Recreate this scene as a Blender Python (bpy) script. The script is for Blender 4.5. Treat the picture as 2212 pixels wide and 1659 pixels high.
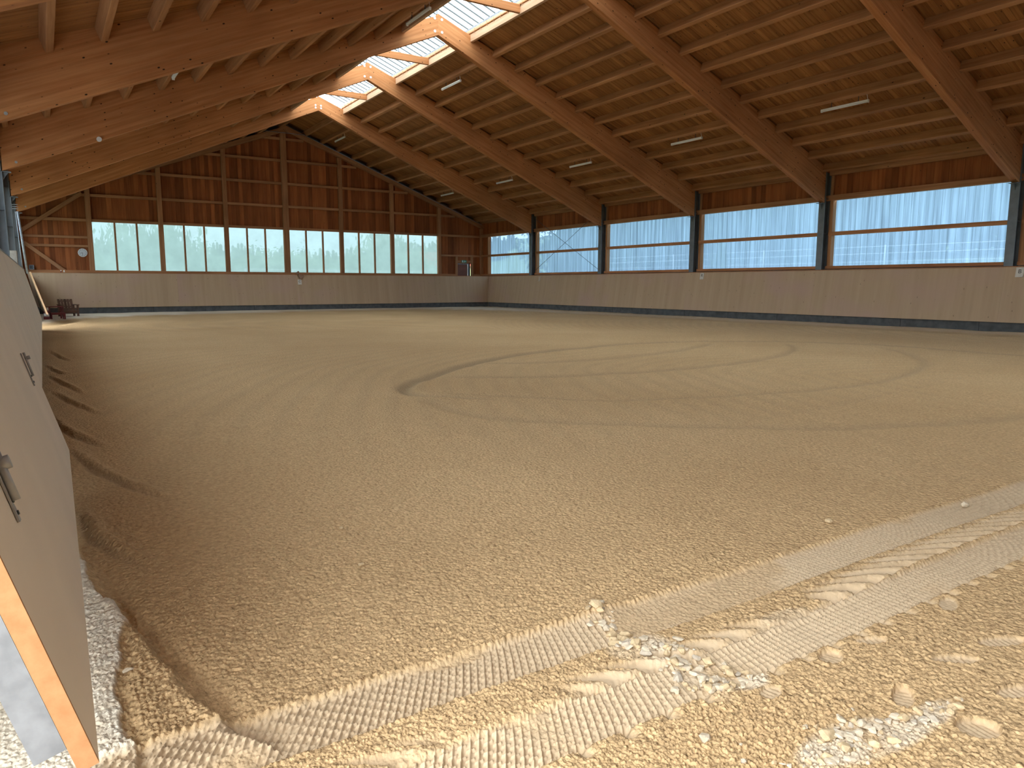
import bpy, bmesh, math, random
import numpy as np
from mathutils import Vector, Matrix

for o in list(bpy.data.objects):
    bpy.data.objects.remove(o, do_unlink=True)
SC = bpy.context.scene
COL = SC.collection
R = math.radians
rng = random.Random(7)
nprng = np.random.default_rng(11)

# ------------------------------------------------------------------ camera
CAM = Vector((-11.1895, 0.0, 1.338))
yaw, pitch, roll = 0.5722, 0.1361, 0.0011
sy, cy, sp, cp = math.sin(yaw), math.cos(yaw), math.sin(pitch), math.cos(pitch)
fw = Vector((sy * cp, cy * cp, -sp))
ri = Vector((cy, -sy, 0))
up = ri.cross(fw)
r2 = ri * math.cos(roll) + up * math.sin(roll)
u2 = -ri * math.sin(roll) + up * math.cos(roll)
cam_data = bpy.data.cameras.new('camera')
cam = bpy.data.objects.new('camera', cam_data)
COL.objects.link(cam)
m = Matrix((r2, u2, -fw)).transposed().to_4x4()
m.translation = CAM
cam.matrix_world = m
cam_data.sensor_fit = 'HORIZONTAL'
cam_data.sensor_width = 36.0
cam_data.lens = 36.0 * 1562.5 / 2212.0
cam_data.clip_start = 0.05
cam_data.clip_end = 2000
SC.camera = cam

# ------------------------------------------------------------------ sky and exposure
world = bpy.data.worlds.new('overcast_sky')
SC.world = world
world.use_nodes = True
wn = world.node_tree.nodes
wl = world.node_tree.links
wn.clear()
w_out = wn.new('ShaderNodeOutputWorld')
w_bg = wn.new('ShaderNodeBackground')
w_tc = wn.new('ShaderNodeTexCoord')
w_nz = wn.new('ShaderNodeTexNoise')
w_nz.inputs['Scale'].default_value = 3.0
w_nz.inputs['Detail'].default_value = 4.0
w_mp = wn.new('ShaderNodeMapping')
w_mp.inputs['Scale'].default_value = (1, 1, 3)
w_cr = wn.new('ShaderNodeValToRGB')
w_cr.color_ramp.elements[0].position = 0.3
w_cr.color_ramp.elements[0].color = (0.95, 1.0, 1.03, 1)
w_cr.color_ramp.elements[1].position = 0.7
w_cr.color_ramp.elements[1].color = (1.0, 1.02, 1.02, 1)
wl.new(w_tc.outputs['Generated'], w_mp.inputs['Vector'])
wl.new(w_mp.outputs['Vector'], w_nz.inputs['Vector'])
wl.new(w_nz.outputs['Fac'], w_cr.inputs['Fac'])
wl.new(w_cr.outputs['Color'], w_bg.inputs['Color'])
w_bg.inputs['Strength'].default_value = 6.0
wl.new(w_bg.outputs['Background'], w_out.inputs['Surface'])

SC.view_settings.view_transform = 'Standard'
SC.view_settings.look = 'None'
SC.view_settings.gamma = 1.0
SC.view_settings.use_curve_mapping = False
SC.view_settings.exposure = 0.66
SC.cycles.max_bounces = 9
SC.cycles.diffuse_bounces = 6
SC.cycles.glossy_bounces = 3
SC.cycles.transmission_bounces = 6
SC.cycles.transparent_max_bounces = 16
SC.cycles.caustics_reflective = False
SC.cycles.caustics_refractive = False
SC.cycles.sample_clamp_indirect = 8.0


# ------------------------------------------------------------------ helpers: materials
def nodes_of(name):
    mt = bpy.data.materials.new(name)
    mt.use_nodes = True
    nt = mt.node_tree
    return mt, nt, nt.nodes['Principled BSDF'], nt.nodes['Material Output']


def N(nt, kind, **kw):
    n = nt.nodes.new(kind)
    for k, v in kw.items():
        if k in n.inputs.keys():
            n.inputs[k].default_value = v
        else:
            setattr(n, k, v)
    return n


def mix_rgb(nt, a, b, fac, mode='MIX'):
    n = nt.nodes.new('ShaderNodeMix')
    n.data_type = 'RGBA'
    n.blend_type = mode
    for sock, v in ((n.inputs[6], a), (n.inputs[7], b), (n.inputs[0], fac)):
        if hasattr(v, 'is_output'):
            nt.links.new(v, sock)
        else:
            sock.default_value = v if not isinstance(v, tuple) or len(v) == 4 else (*v, 1)
    return n.outputs[2]


def ramp(nt, src, p0, p1, c0=(0, 0, 0, 1), c1=(1, 1, 1, 1)):
    n = nt.nodes.new('ShaderNodeValToRGB')
    n.color_ramp.elements[0].position = p0
    n.color_ramp.elements[1].position = p1
    n.color_ramp.elements[0].color = c0
    n.color_ramp.elements[1].color = c1
    nt.links.new(src, n.inputs[0])
    return n.outputs[0]


def coords(nt, scale=(1, 1, 1), random_shift=True, kind='Object'):
    tc = nt.nodes.new('ShaderNodeTexCoord')
    src = tc.outputs[kind]
    if random_shift:
        oi = nt.nodes.new('ShaderNodeObjectInfo')
        ml = nt.nodes.new('ShaderNodeVectorMath')
        ml.operation = 'MULTIPLY_ADD'
        ml.inputs[1].default_value = (1, 1, 1)
        cx = nt.nodes.new('ShaderNodeCombineXYZ')
        mm = nt.nodes.new('ShaderNodeMath')
        mm.operation = 'MULTIPLY'
        mm.inputs[1].default_value = 37.0
        nt.links.new(oi.outputs['Random'], mm.inputs[0])
        for i in range(3):
            nt.links.new(mm.outputs[0], cx.inputs[i])
        nt.links.new(src, ml.inputs[0])
        nt.links.new(cx.outputs[0], ml.inputs[2])
        src = ml.outputs[0]
    mp = nt.nodes.new('ShaderNodeMapping')
    mp.inputs['Scale'].default_value = scale
    nt.links.new(src, mp.inputs['Vector'])
    return mp.outputs[0]


def wood(name, light, dark, knots=0.0, var=0.25, lam=0.0, rough=0.75, grain=14.0, knot_scale=3.0):
    """Timber with its grain along the piece's own X axis."""
    mt, nt, b, out = nodes_of(name)
    g = N(nt, 'ShaderNodeTexNoise', Scale=1.0, Detail=5.0, Roughness=0.6)
    nt.links.new(coords(nt, (0.7, grain, grain)), g.inputs['Vector'])
    col = ramp(nt, g.outputs['Fac'], 0.32, 0.70, (*dark, 1), (*light, 1))
    if lam:
        tc = N(nt, 'ShaderNodeTexCoord')
        sep = N(nt, 'ShaderNodeSeparateXYZ')
        nt.links.new(tc.outputs['Object'], sep.inputs[0])
        dv = N(nt, 'ShaderNodeMath', operation='DIVIDE')
        dv.inputs[1].default_value = lam
        nt.links.new(sep.outputs['Z'], dv.inputs[0])
        fl = N(nt, 'ShaderNodeMath', operation='FLOOR')
        nt.links.new(dv.outputs[0], fl.inputs[0])
        wh = N(nt, 'ShaderNodeTexWhiteNoise', noise_dimensions='1D')
        nt.links.new(fl.outputs[0], wh.inputs['W'])
        lm = ramp(nt, wh.outputs['Value'], 0.0, 1.0, (0.90, 0.89, 0.88, 1), (1.05, 1.05, 1.05, 1))
        col = mix_rgb(nt, col, lm, 1.0, 'MULTIPLY')
    big = N(nt, 'ShaderNodeTexNoise', Scale=0.6, Detail=2.0)
    nt.links.new(coords(nt, (1, 1, 1)), big.inputs['Vector'])
    col = mix_rgb(nt, col, ramp(nt, big.outputs['Fac'], 0.3, 0.7, (0.84, 0.83, 0.82, 1), (1.1, 1.1, 1.1, 1)), 1.0, 'MULTIPLY')
    oi = N(nt, 'ShaderNodeObjectInfo')
    v = ramp(nt, oi.outputs['Random'], 0.0, 1.0, (1 - var, 1 - var * 1.1, 1 - var * 1.2, 1), (1 + var * 0.6,) * 3 + (1,))
    col = mix_rgb(nt, col, v, 1.0, 'MULTIPLY')
    if knots:
        vo = N(nt, 'ShaderNodeTexVoronoi', Scale=knot_scale)
        nt.links.new(coords(nt, (0.75, 1.3, 1.3)), vo.inputs['Vector'])
        k = ramp(nt, vo.outputs['Distance'], knots * 0.55, knots, (1, 1, 1, 1), (0, 0, 0, 1))
        col = mix_rgb(nt, col, (0.035, 0.017, 0.008), k)
    nt.links.new(col, b.inputs['Base Color'])
    b.inputs['Roughness'].default_value = rough
    b.inputs['Specular IOR Level'].default_value = 0.25
    bp = N(nt, 'ShaderNodeBump', Strength=0.15, Distance=0.004)
    nt.links.new(g.outputs['Fac'], bp.inputs['Height'])
    nt.links.new(bp.outputs[0], b.inputs['Normal'])
    return mt


def plain(name, col, rough=0.6, metal=0.0, noise=0.0, nscale=8.0):
    mt, nt, b, out = nodes_of(name)
    b.inputs['Roughness'].default_value = rough
    b.inputs['Metallic'].default_value = metal
    if noise:
        g = N(nt, 'ShaderNodeTexNoise', Scale=nscale, Detail=4.0)
        nt.links.new(coords(nt), g.inputs['Vector'])
        lo = tuple(c * (1 - noise) for c in col)
        hi = tuple(min(1, c * (1 + noise)) for c in col)
        nt.links.new(ramp(nt, g.outputs['Fac'], 0.3, 0.7, (*lo, 1), (*hi, 1)), b.inputs['Base Color'])
    else:
        b.inputs['Base Color'].default_value = (*col, 1)
    return mt


def pane_mat(name, tint, milk, lo, hi, streak, streak_scale):
    """Dusty clear plastic: part see-through, part milky."""
    mt, nt, b, out = nodes_of(name)
    nt.nodes.remove(b)
    tr = N(nt, 'ShaderNodeBsdfTransparent')
    tr.inputs[0].default_value = (*tint, 1)
    tl = N(nt, 'ShaderNodeBsdfTranslucent')
    tl.inputs[0].default_value = (*milk, 1)
    g = N(nt, 'ShaderNodeTexNoise', Scale=1.0, Detail=3.0, Roughness=0.65)
    nt.links.new(coords(nt, streak), g.inputs['Vector'])
    f = ramp(nt, g.outputs['Fac'], 0.33, 0.72, (lo,) * 3 + (1,), (hi,) * 3 + (1,))
    mx = N(nt, 'ShaderNodeMixShader')
    nt.links.new(f, mx.inputs[0])
    nt.links.new(tr.outputs[0], mx.inputs[1])
    nt.links.new(tl.outputs[0], mx.inputs[2])
    nt.links.new(mx.outputs[0], out.inputs['Surface'])
    return mt


M = {}
M['glulam'] = wood('glulam_spruce', (0.56, 0.262, 0.108), (0.42, 0.168, 0.060), knots=0.125, var=0.05, lam=0.045, knot_scale=5.4)
M['purlin'] = wood('purlin_timber', (0.49, 0.252, 0.116), (0.35, 0.160, 0.065), knots=0.07, var=0.12, knot_scale=2.4)
M['deck'] = wood('deck_plank', (0.40, 0.188, 0.066), (0.26, 0.107, 0.034), knots=0.11, var=0.20, knot_scale=5.0)
M['cladding'] = wood('red_brown_cladding', (0.39, 0.135, 0.044), (0.26, 0.076, 0.023), knots=0.05, var=0.36, grain=10)
M['timber'] = wood('post_timber', (0.47, 0.245, 0.125), (0.33, 0.150, 0.070), knots=0.06, var=0.12)
M['sill'] = wood('sill_timber', (0.52, 0.25, 0.115), (0.38, 0.165, 0.07), knots=0.05, var=0.1)
M['curb'] = wood('curb_board', (0.68, 0.46, 0.31), (0.52, 0.33, 0.20), var=0.1)
M['steel'] = plain('painted_grey_steel', (0.135, 0.155, 0.172), 0.45, 0.15, 0.15, 5)
M['galv'] = plain('galvanised_steel', (0.25, 0.28, 0.325), 0.5, 0.3, 0.22, 18)
M['zinc'] = plain('zinc_fitting', (0.36, 0.375, 0.39), 0.5, 0.3, 0.12, 30)
M['rod'] = plain('dark_steel_rod', (0.09, 0.11, 0.12), 0.5, 0.4)
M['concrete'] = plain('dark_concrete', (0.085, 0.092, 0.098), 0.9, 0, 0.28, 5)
M['block'] = plain('pale_masonry', (0.30, 0.27, 0.23), 0.9, 0, 0.2, 9)
M['lamp'] = plain('lamp_housing', (0.72, 0.72, 0.70), 0.4)
M['hook'] = plain('dark_hook', (0.05, 0.045, 0.04), 0.6)
M['paper'] = plain('white_card', (0.62, 0.60, 0.55), 0.7, 0, 0.08, 12)
M['faded'] = plain('washed_out_card', (0.50, 0.43, 0.34), 0.8, 0, 0.12, 12)
M['ink'] = plain('black_print', (0.03, 0.025, 0.02), 0.7)
M['heart'] = wood('weathered_heart', (0.36, 0.24, 0.17), (0.25, 0.16, 0.11), var=0.2)
M['white'] = plain('white_plastic', (0.75, 0.76, 0.77), 0.4)
M['dial'] = plain('clock_dial', (0.62, 0.68, 0.74), 0.35)
M['green'] = plain('exit_green', (0.03, 0.26, 0.15), 0.5)
M['doorleaf'] = plain('brown_door', (0.20, 0.075, 0.045), 0.6, 0, 0.1, 3)
M['redpaint'] = plain('dark_red_paint', (0.20, 0.035, 0.04), 0.55, 0, 0.2, 9)
M['oldwood'] = wood('old_brown_slats', (0.22, 0.13, 0.095), (0.12, 0.066, 0.047), var=0.2)
M['edge'] = wood('panel_edge', (0.50, 0.275, 0.135), (0.42, 0.210, 0.095), grain=30, var=0.05)
M['gable_pane'] = pane_mat('dusty_clear_sheet', (0.025, 0.033, 0.040), (0.60, 0.87, 0.95), 0.128, 0.155, (1.2, 1.2, 1.2), 1)
M['side_pane'] = pane_mat('bluish_ribbed_sheet', (0.062, 0.085, 0.118), (0.36, 0.575, 0.93), 0.18, 0.34, (0.3, 8.0, 0.25), 1)
M['left_pane'] = pane_mat('clear_fill_light_sheet', (0.38, 0.41, 0.43), (0.60, 0.78, 0.95), 0.12, 0.20, (1, 1, 1), 1)  # extra clearness made up so the left windows add fill light
M['roof_pane'] = pane_mat('milky_roof_sheet', (0.54, 0.58, 0.59), (0.70, 0.76, 0.77), 0.40, 0.56, (3.0, 0.6, 0.6), 1)
M['bark'] = plain('tree_bark', (0.10, 0.075, 0.055), 0.9, 0, 0.3, 12)


def leaf_mat(name, c0, c1):
    mt, nt, b, out = nodes_of(name)
    oi = N(nt, 'ShaderNodeObjectInfo')
    g = N(nt, 'ShaderNodeTexNoise', Scale=1.4, Detail=3.0)
    nt.links.new(coords(nt), g.inputs['Vector'])
    col = ramp(nt, g.outputs['Fac'], 0.3, 0.7, (*c0, 1), (*c1, 1))
    v = ramp(nt, oi.outputs['Random'], 0, 1, (0.75, 0.78, 0.75, 1), (1.2, 1.15, 1.1, 1))
    col = mix_rgb(nt, col, v, 1.0, 'MULTIPLY')
    nt.links.new(col, b.inputs['Base Color'])
    b.inputs['Roughness'].default_value = 0.7
    tl = N(nt, 'ShaderNodeBsdfTranslucent')
    nt.links.new(col, tl.inputs[0])
    mx = N(nt, 'ShaderNodeMixShader')
    mx.inputs[0].default_value = 0.35
    nt.links.new(b.outputs[0], mx.inputs[1])
    nt.links.new(tl.outputs[0], mx.inputs[2])
    nt.links.new(mx.outputs[0], out.inputs['Surface'])
    return mt


M['leaf'] = leaf_mat('fresh_leaves', (0.16, 0.27, 0.10), (0.38, 0.52, 0.22))
M['leaf_willow'] = leaf_mat('grey_green_leaves', (0.17, 0.26, 0.15), (0.34, 0.46, 0.27))
M['leaf_dark'] = leaf_mat('dark_leaves', (0.035, 0.075, 0.04), (0.10, 0.17, 0.09))
M['needle'] = leaf_mat('dark_needles', (0.02, 0.05, 0.04), (0.06, 0.11, 0.08))
M['meadow'] = plain('meadow_grass', (0.20, 0.27, 0.10), 0.95, 0, 0.3, 0.7)
M['hay'] = plain('dry_pale_grass', (0.50, 0.45, 0.30), 0.95, 0, 0.2, 1.2)
M['rooftile'] = plain('red_roof_tiles', (0.42, 0.10, 0.06), 0.8, 0, 0.2, 4)
M['render'] = plain('white_house_wall', (0.70, 0.68, 0.64), 0.8)
M['fencepaint'] = plain('white_fence_paint', (0.80, 0.80, 0.80), 0.6)


def board_mat():
    """Smooth pale kick board: upright streaks, pinkish rubbed areas, dark scuffs."""
    mt, nt, b, out = nodes_of('pale_kick_board')
    g = N(nt, 'ShaderNodeTexNoise', Scale=1.0, Detail=5.0, Roughness=0.6)
    nt.links.new(coords(nt, (5.0, 1.0, 0.22)), g.inputs['Vector'])
    col = ramp(nt, g.outputs['Fac'], 0.25, 0.78, (0.425, 0.305, 0.195, 1), (0.510, 0.380, 0.252, 1))
    st = N(nt, 'ShaderNodeTexNoise', Scale=0.55, Detail=2.0)
    nt.links.new(coords(nt, (1, 1, 1.2)), st.inputs['Vector'])
    col = mix_rgb(nt, col, (0.47, 0.325, 0.26), ramp(nt, st.outputs['Fac'], 0.48, 0.70, (0, 0, 0, 1), (0.75, 0.75, 0.75, 1)))
    vo = N(nt, 'ShaderNodeTexVoronoi', Scale=5.5)
    nt.links.new(coords(nt, (1.0, 1.0, 0.55)), vo.inputs['Vector'])
    sc = ramp(nt, vo.outputs['Distance'], 0.05, 0.10, (0.6, 0.6, 0.6, 1), (0, 0, 0, 1))
    col = mix_rgb(nt, col, (0.16, 0.11, 0.075), sc)
    nt.links.new(col, b.inputs['Base Color'])
    b.inputs['Roughness'].default_value = 0.65
    b.inputs['Specular IOR Level'].default_value = 0.3
    return mt


M['board'] = board_mat()
M['gate_board'] = plain('lightened_grey_beige_board', (0.74, 0.645, 0.525), 0.6, 0, 0.06, 1.5)  # kick board colour lightened to make up for light missing on this side


def sand_mat():
    mt, nt, b, out = nodes_of('riding_sand')
    at = N(nt, 'ShaderNodeAttribute', attribute_name='soil')
    sep = N(nt, 'ShaderNodeSeparateColor')
    nt.links.new(at.outputs['Color'], sep.inputs[0])
    g = N(nt, 'ShaderNodeTexNoise', Scale=0.35, Detail=4.0)
    nt.links.new(coords(nt, random_shift=False), g.inputs['Vector'])
    col = ramp(nt, g.outputs['Fac'], 0.3, 0.7, (0.565, 0.388, 0.205, 1), (0.640, 0.453, 0.250, 1))
    f = N(nt, 'ShaderNodeTexNoise', Scale=34.0, Detail=4.0, Roughness=0.7)
    nt.links.new(coords(nt, random_shift=False), f.inputs['Vector'])
    col = mix_rgb(nt, col, ramp(nt, f.outputs['Fac'], 0.3, 0.7, (0.70, 0.68, 0.65, 1), (1.16, 1.16, 1.16, 1)), 1.0, 'MULTIPLY')  # dark specks painted for the shaded gaps between crumbs
    col = mix_rgb(nt, col, (0.41, 0.298, 0.172), sep.outputs[2])  # shade of grooves and banks painted in as darker sand
    col = mix_rgb(nt, col, (0.78, 0.71, 0.585), sep.outputs[0])
    col = mix_rgb(nt, col, (0.60, 0.465, 0.31), sep.outputs[1])
    nt.links.new(col, b.inputs['Base Color'])
    b.inputs['Roughness'].default_value = 0.95
    b.inputs['Specular IOR Level'].default_value = 0.1
    v = N(nt, 'ShaderNodeTexVoronoi', Scale=46.0)
    nt.links.new(coords(nt, random_shift=False), v.inputs['Vector'])
    n2 = N(nt, 'ShaderNodeTexNoise', Scale=24.0, Detail=4.0, Roughness=0.7)
    nt.links.new(coords(nt, random_shift=False), n2.inputs['Vector'])
    sb = N(nt, 'ShaderNodeMath', operation='SUBTRACT')
    nt.links.new(n2.outputs['Fac'], sb.inputs[0])
    nt.links.new(v.outputs['Distance'], sb.inputs[1])
    bp = N(nt, 'ShaderNodeBump', Distance=0.011)
    iv = N(nt, 'ShaderNodeMath', operation='MULTIPLY_ADD')
    iv.inputs[1].default_value = -0.72
    iv.inputs[2].default_value = 0.85
    nt.links.new(sep.outputs[1], iv.inputs[0])
    nt.links.new(iv.outputs[0], bp.inputs['Strength'])
    nt.links.new(sb.outputs[0], bp.inputs['Height'])
    nt.links.new(bp.outputs[0], b.inputs['Normal'])
    return mt


M['sand'] = sand_mat()


# ------------------------------------------------------------------ helpers: objects
def tag(o, label=None, cat=None, group=None, kind=None):
    if label:
        o['label'] = label
    if cat:
        o['category'] = cat
    if group:
        o['group'] = group
    if kind:
        o['kind'] = kind
    return o


def empty(name, loc=(0, 0, 0), label=None, cat=None, group=None, kind=None):
    o = bpy.data.objects.new(name, None)
    o.empty_display_size = 0.1
    o.location = loc
    COL.objects.link(o)
    return tag(o, label, cat, group, kind)


def link(name, me, mat=None, parent=None, mw=None, smooth=False):
    """One object; mw is its world matrix (its thing sits unrotated at its own location)."""
    o = bpy.data.objects.new(name, me)
    if mat is not None and not me.materials:
        me.materials.append(mat)
    if smooth:
        for p in me.polygons:
            p.use_smooth = True
    COL.objects.link(o)
    if mw is None:
        mw = Matrix.Identity(4)
    if parent is not None:
        o.parent = parent
        off = Vector((0, 0, 0))
        q = parent
        inv = q.matrix_basis.inverted()
        chain = [inv]
        while q.parent is not None:
            q = q.parent
            chain.append(q.matrix_basis.inverted())
        for c in reversed(chain):
            mw = c @ mw
    o.matrix_basis = mw
    return o


def pydata(name, v, f):
    me = bpy.data.meshes.new(name)
    me.from_pydata([tuple(x) for x in v], [], f)
    me.update()
    return me


_bars = {}


def bar_mesh(L, w, d, c, mat):
    """Bar along its own X with four chamfered long edges."""
    key = (round(L, 3), round(w, 4), round(d, 4), round(c, 4), mat.name if mat else '')
    if key in _bars:
        return _bars[key]
    a, b2 = w / 2, d / 2
    sec = [(-a + c, -b2), (a - c, -b2), (a, -b2 + c), (a, b2 - c), (a - c, b2), (-a + c, b2), (-a, b2 - c), (-a, -b2 + c)]
    v = [(-L / 2, y, z) for y, z in sec] + [(L / 2, y, z) for y, z in sec]
    f = [tuple(range(7, -1, -1)), tuple(range(8, 16))]
    f += [(i, (i + 1) % 8, 8 + (i + 1) % 8, 8 + i) for i in range(8)]
    me = pydata('bar', v, f)
    if mat:
        me.materials.append(mat)
    _bars[key] = me
    return me


def frame(p0, p1, upv=(0, 0, 1)):
    p0, p1 = Vector(p0), Vector(p1)
    x = (p1 - p0).normalized()
    u = Vector(upv)
    z = (u - x * u.dot(x)).normalized()
    y = z.cross(x)
    mm = Matrix((x, y, z)).transposed().to_4x4()
    mm.translation = (p0 + p1) / 2
    return mm


def bar(name, p0, p1, w, d, mat, parent=None, upv=(0, 0, 1), c=0.006):
    L = (Vector(p1) - Vector(p0)).length
    return link(name, bar_mesh(L, w, d, min(c, w / 3, d / 3), mat), None, parent, frame(p0, p1, upv))


def box(name, lo, hi, mat, parent=None, c=0.004):
    """Axis-aligned box, grain along its longest side."""
    lo, hi = Vector(lo), Vector(hi)
    s = hi - lo
    ax = max(range(3), key=lambda i: s[i])
    ctr = (lo + hi) / 2
    if ax == 0:
        return bar(name, (lo.x, ctr.y, ctr.z), (hi.x, ctr.y, ctr.z), s.y, s.z, mat, parent, (0, 0, 1), c)
    if ax == 1:
        return bar(name, (ctr.x, lo.y, ctr.z), (ctr.x, hi.y, ctr.z), s.x, s.z, mat, parent, (0, 0, 1), c)
    return bar(name, (ctr.x, ctr.y, lo.z), (ctr.x, ctr.y, hi.z), s.y, s.x, mat, parent, (1, 0, 0), c)


def cyl(name, p0, p1, r0, mat, parent=None, n=12, r1=None, smooth=True):
    p0, p1 = Vector(p0), Vector(p1)
    L = (p1 - p0).length
    r1 = r0 if r1 is None else r1
    v = [(-L / 2, r0 * math.cos(2 * math.pi * i / n), r0 * math.sin(2 * math.pi * i / n)) for i in range(n)]
    v += [(L / 2, r1 * math.cos(2 * math.pi * i / n), r1 * math.sin(2 * math.pi * i / n)) for i in range(n)]
    f = [tuple(range(n - 1, -1, -1)), tuple(range(n, 2 * n))] + [(i, (i + 1) % n, n + (i + 1) % n, n + i) for i in range(n)]
    me = pydata(name, v, f)
    if smooth:
        for p in me.polygons:
            p.use_smooth = len(p.vertices) == 4
    u = (0, 0, 1) if abs((p1 - p0).normalized().z) < 0.9 else (1, 0, 0)
    return link(name, me, mat, parent, frame(p0, p1, u))


def prism(name, poly, axis_dir, thick, mat, parent=None):
    """Extrude a planar world polygon by axis_dir * thick."""
    d = Vector(axis_dir).normalized() * thick
    n = len(poly)
    ctr = sum((Vector(p) for p in poly), Vector()) / n
    v = [Vector(p) - ctr for p in poly] + [Vector(p) + d - ctr for p in poly]
    f = [tuple(range(n)), tuple(range(2 * n - 1, n - 1, -1))] + [(i, n + i, n + (i + 1) % n, (i + 1) % n) for i in range(n)]
    me = pydata(name, v, f)
    bm = bmesh.new()
    bm.from_mesh(me)
    bmesh.ops.recalc_face_normals(bm, faces=bm.faces)
    bm.to_mesh(me)
    bm.free()
    return link(name, me, mat, parent, Matrix.Translation(ctr))


# ------------------------------------------------------------------ hall dimensions (metres)
YG = 39.78                                    # inner face of the far gable cladding
YF = [39.82 - 6.0 * k for k in range(0, 9)]   # frame lines; YF[0] is the gable
XW = 12.16                                    # inner face of the side cladding
Y_END = -8.2                                  # open near end of the hall
top_z = {1: lambda x: 9.86 - 0.382 * abs(x), -1: lambda x: 9.80 - 0.383 * abs(x)}
bot_z = {1: lambda x: 9.215 - 0.428 * abs(x), -1: lambda x: 9.215 - 0.4385 * abs(x)}
pur_z = {1: 9.655, -1: 9.515}                 # purlin undersides: pur_z - 0.381|x|

# ------------------------------------------------------------------ floor of sand
def hsh(ix, iy, s):
    h = (ix.astype(np.int64) * 374761393 + iy.astype(np.int64) * 668265263 + s * 1442695041) & 0xffffffff
    h = ((h ^ (h >> 13)) * 1274126177) & 0xffffffff
    h = ((h ^ (h >> 16)) * 2246822519) & 0xffffffff
    return ((h ^ (h >> 15)) & 0xffffff).astype(np.float32) / np.float32(0xffffff)


def vnoise(x, y, s=0):
    ix, iy = np.floor(x), np.floor(y)
    fx, fy = x - ix, y - iy
    ux, uy = fx * fx * (3 - 2 * fx), fy * fy * (3 - 2 * fy)
    a, b_, c_, d_ = hsh(ix, iy, s), hsh(ix + 1, iy, s), hsh(ix, iy + 1, s), hsh(ix + 1, iy + 1, s)
    return (a * (1 - ux) + b_ * ux) * (1 - uy) + (c_ * (1 - ux) + d_ * ux) * uy - 0.5


def domes(x, y, s=0):
    """Rounded crumbs of unequal size, one per cell."""
    ix, iy = np.floor(x), np.floor(y)
    best = np.zeros(x.shape, np.float32)
    for dx in (-1, 0, 1):
        for dy in (-1, 0, 1):
            cx_, cy_ = ix + dx, iy + dy
            rx = cx_ + 0.15 + 0.7 * hsh(cx_, cy_, s)
            ry = cy_ + 0.15 + 0.7 * hsh(cx_, cy_, s + 1)
            rad = 0.20 + 0.38 * hsh(cx_, cy_, s + 2)
            q = ((x - rx) ** 2 + (y - ry) ** 2) / (rad * rad)
            best = np.maximum(best, rad * np.sqrt(np.clip(1 - q, 0, 1)))
    return best


def sstep(a, b_, x):
    t = np.clip((x - a) / (b_ - a), 0, 1)
    return t * t * (3 - 2 * t)


def curve(pts, n=8):
    P = np.array(pts, float)
    P = np.vstack([2 * P[0] - P[1], P, 2 * P[-1] - P[-2]])
    out = []
    for i in range(1, len(P) - 2):
        for t in np.linspace(0, 1, n, endpoint=False):
            a, b_, c_, d_ = P[i - 1], P[i], P[i + 1], P[i + 2]
            out.append(0.5 * (2 * b_ + (c_ - a) * t + (2 * a - 5 * b_ + 4 * c_ - d_) * t * t + (3 * b_ - a - 3 * c_ + d_) * t ** 3))
    out.append(P[-2])
    return np.array(out)


def sdist(x, y, pl):
    """Signed distance to a polyline (left of travel is positive) and progress 0..1."""
    best = np.full(x.shape, 1e9, np.float32)
    sg = np.zeros(x.shape, np.float32)
    pr = np.zeros(x.shape, np.float32)
    n = len(pl) - 1
    for i in range(n):
        ax, ay = pl[i]
        bx, by = pl[i + 1]
        ex, ey = bx - ax, by - ay
        l2 = ex * ex + ey * ey + 1e-12
        t = np.clip(((x - ax) * ex + (y - ay) * ey) / l2, 0, 1)
        dx, dy = x - ax - t * ex, y - ay - t * ey
        d = dx * dx + dy * dy
        k = d < best
        best[k] = d[k]
        s_ = np.sign(ex * dy - ey * dx)
        sg[k] = s_[k]
        pr[k] = ((i + t) / n)[k]
    return np.sqrt(best) * sg, pr


RING = [[(-6.6, 7.1), (-7.05, 7.55), (-7.4, 8.1), (-7.2, 8.75), (-6.37, 9.63), (-4.63, 11.05), (-2.57, 12.0), (0.21, 12.42), (2.5, 11.85), (3.74, 10.85), (4.7, 9.3), (4.7, 7.9), (4.5, 6.2)],
        [(4.6, 9.5), (3.6, 8.2), (2.46, 7.22), (1.27, 6.48), (-0.44, 5.9), (-1.92, 5.68), (-3.23, 5.74), (-4.45, 6.0), (-5.47, 6.35), (-6.13, 6.94), (-6.6, 7.5), (-7.3, 8.2)],
        [(-6.45, 9.5), (-5.3, 8.67), (-3.56, 8.28), (-1.5, 8.34), (0.5, 8.79), (2.19, 9.63), (3.4, 10.7)],
        [(-5.05, 10.74), (-3.84, 10.26), (-2.22, 10.16), (-0.15, 10.68), (2.04, 11.59)],
        [(-7.4, 8.0), (-7.53, 7.4), (-7.58, 6.77), (-7.38, 6.13), (-6.95, 5.66), (-6.43, 5.15), (-5.8, 4.6), (-5.15, 4.11), (-4.28, 3.75), (-3.51, 3.44), (-2.3, 3.2), (-0.5, 3.2)]]
SCALLOP = [[(-11.23, 14.2), (-11.06, 13.0), (-10.93, 12.7)], [(-11.2, 12.6), (-11.03, 11.43), (-10.85, 10.4)],
           [(-11.17, 10.7), (-10.98, 9.56), (-10.78, 8.6)], [(-11.2, 8.6), (-11.05, 7.5), (-10.85, 6.8)],
           [(-11.1, 6.9), (-10.92, 5.86), (-10.6, 4.8)], [(-11.12, 5.1), (-11.03, 4.3), (-10.85, 3.7)], [(-11.15, 17.5), (-11.0, 15.8), (-10.85, 14.9)]]
EDGE = curve([(-11.3, 5.2), (-11.13, 4.1), (-11.04, 3.38), (-10.97, 2.91), (-10.89, 2.48), (-10.80, 2.16), (-10.74, 2.05)])
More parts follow.
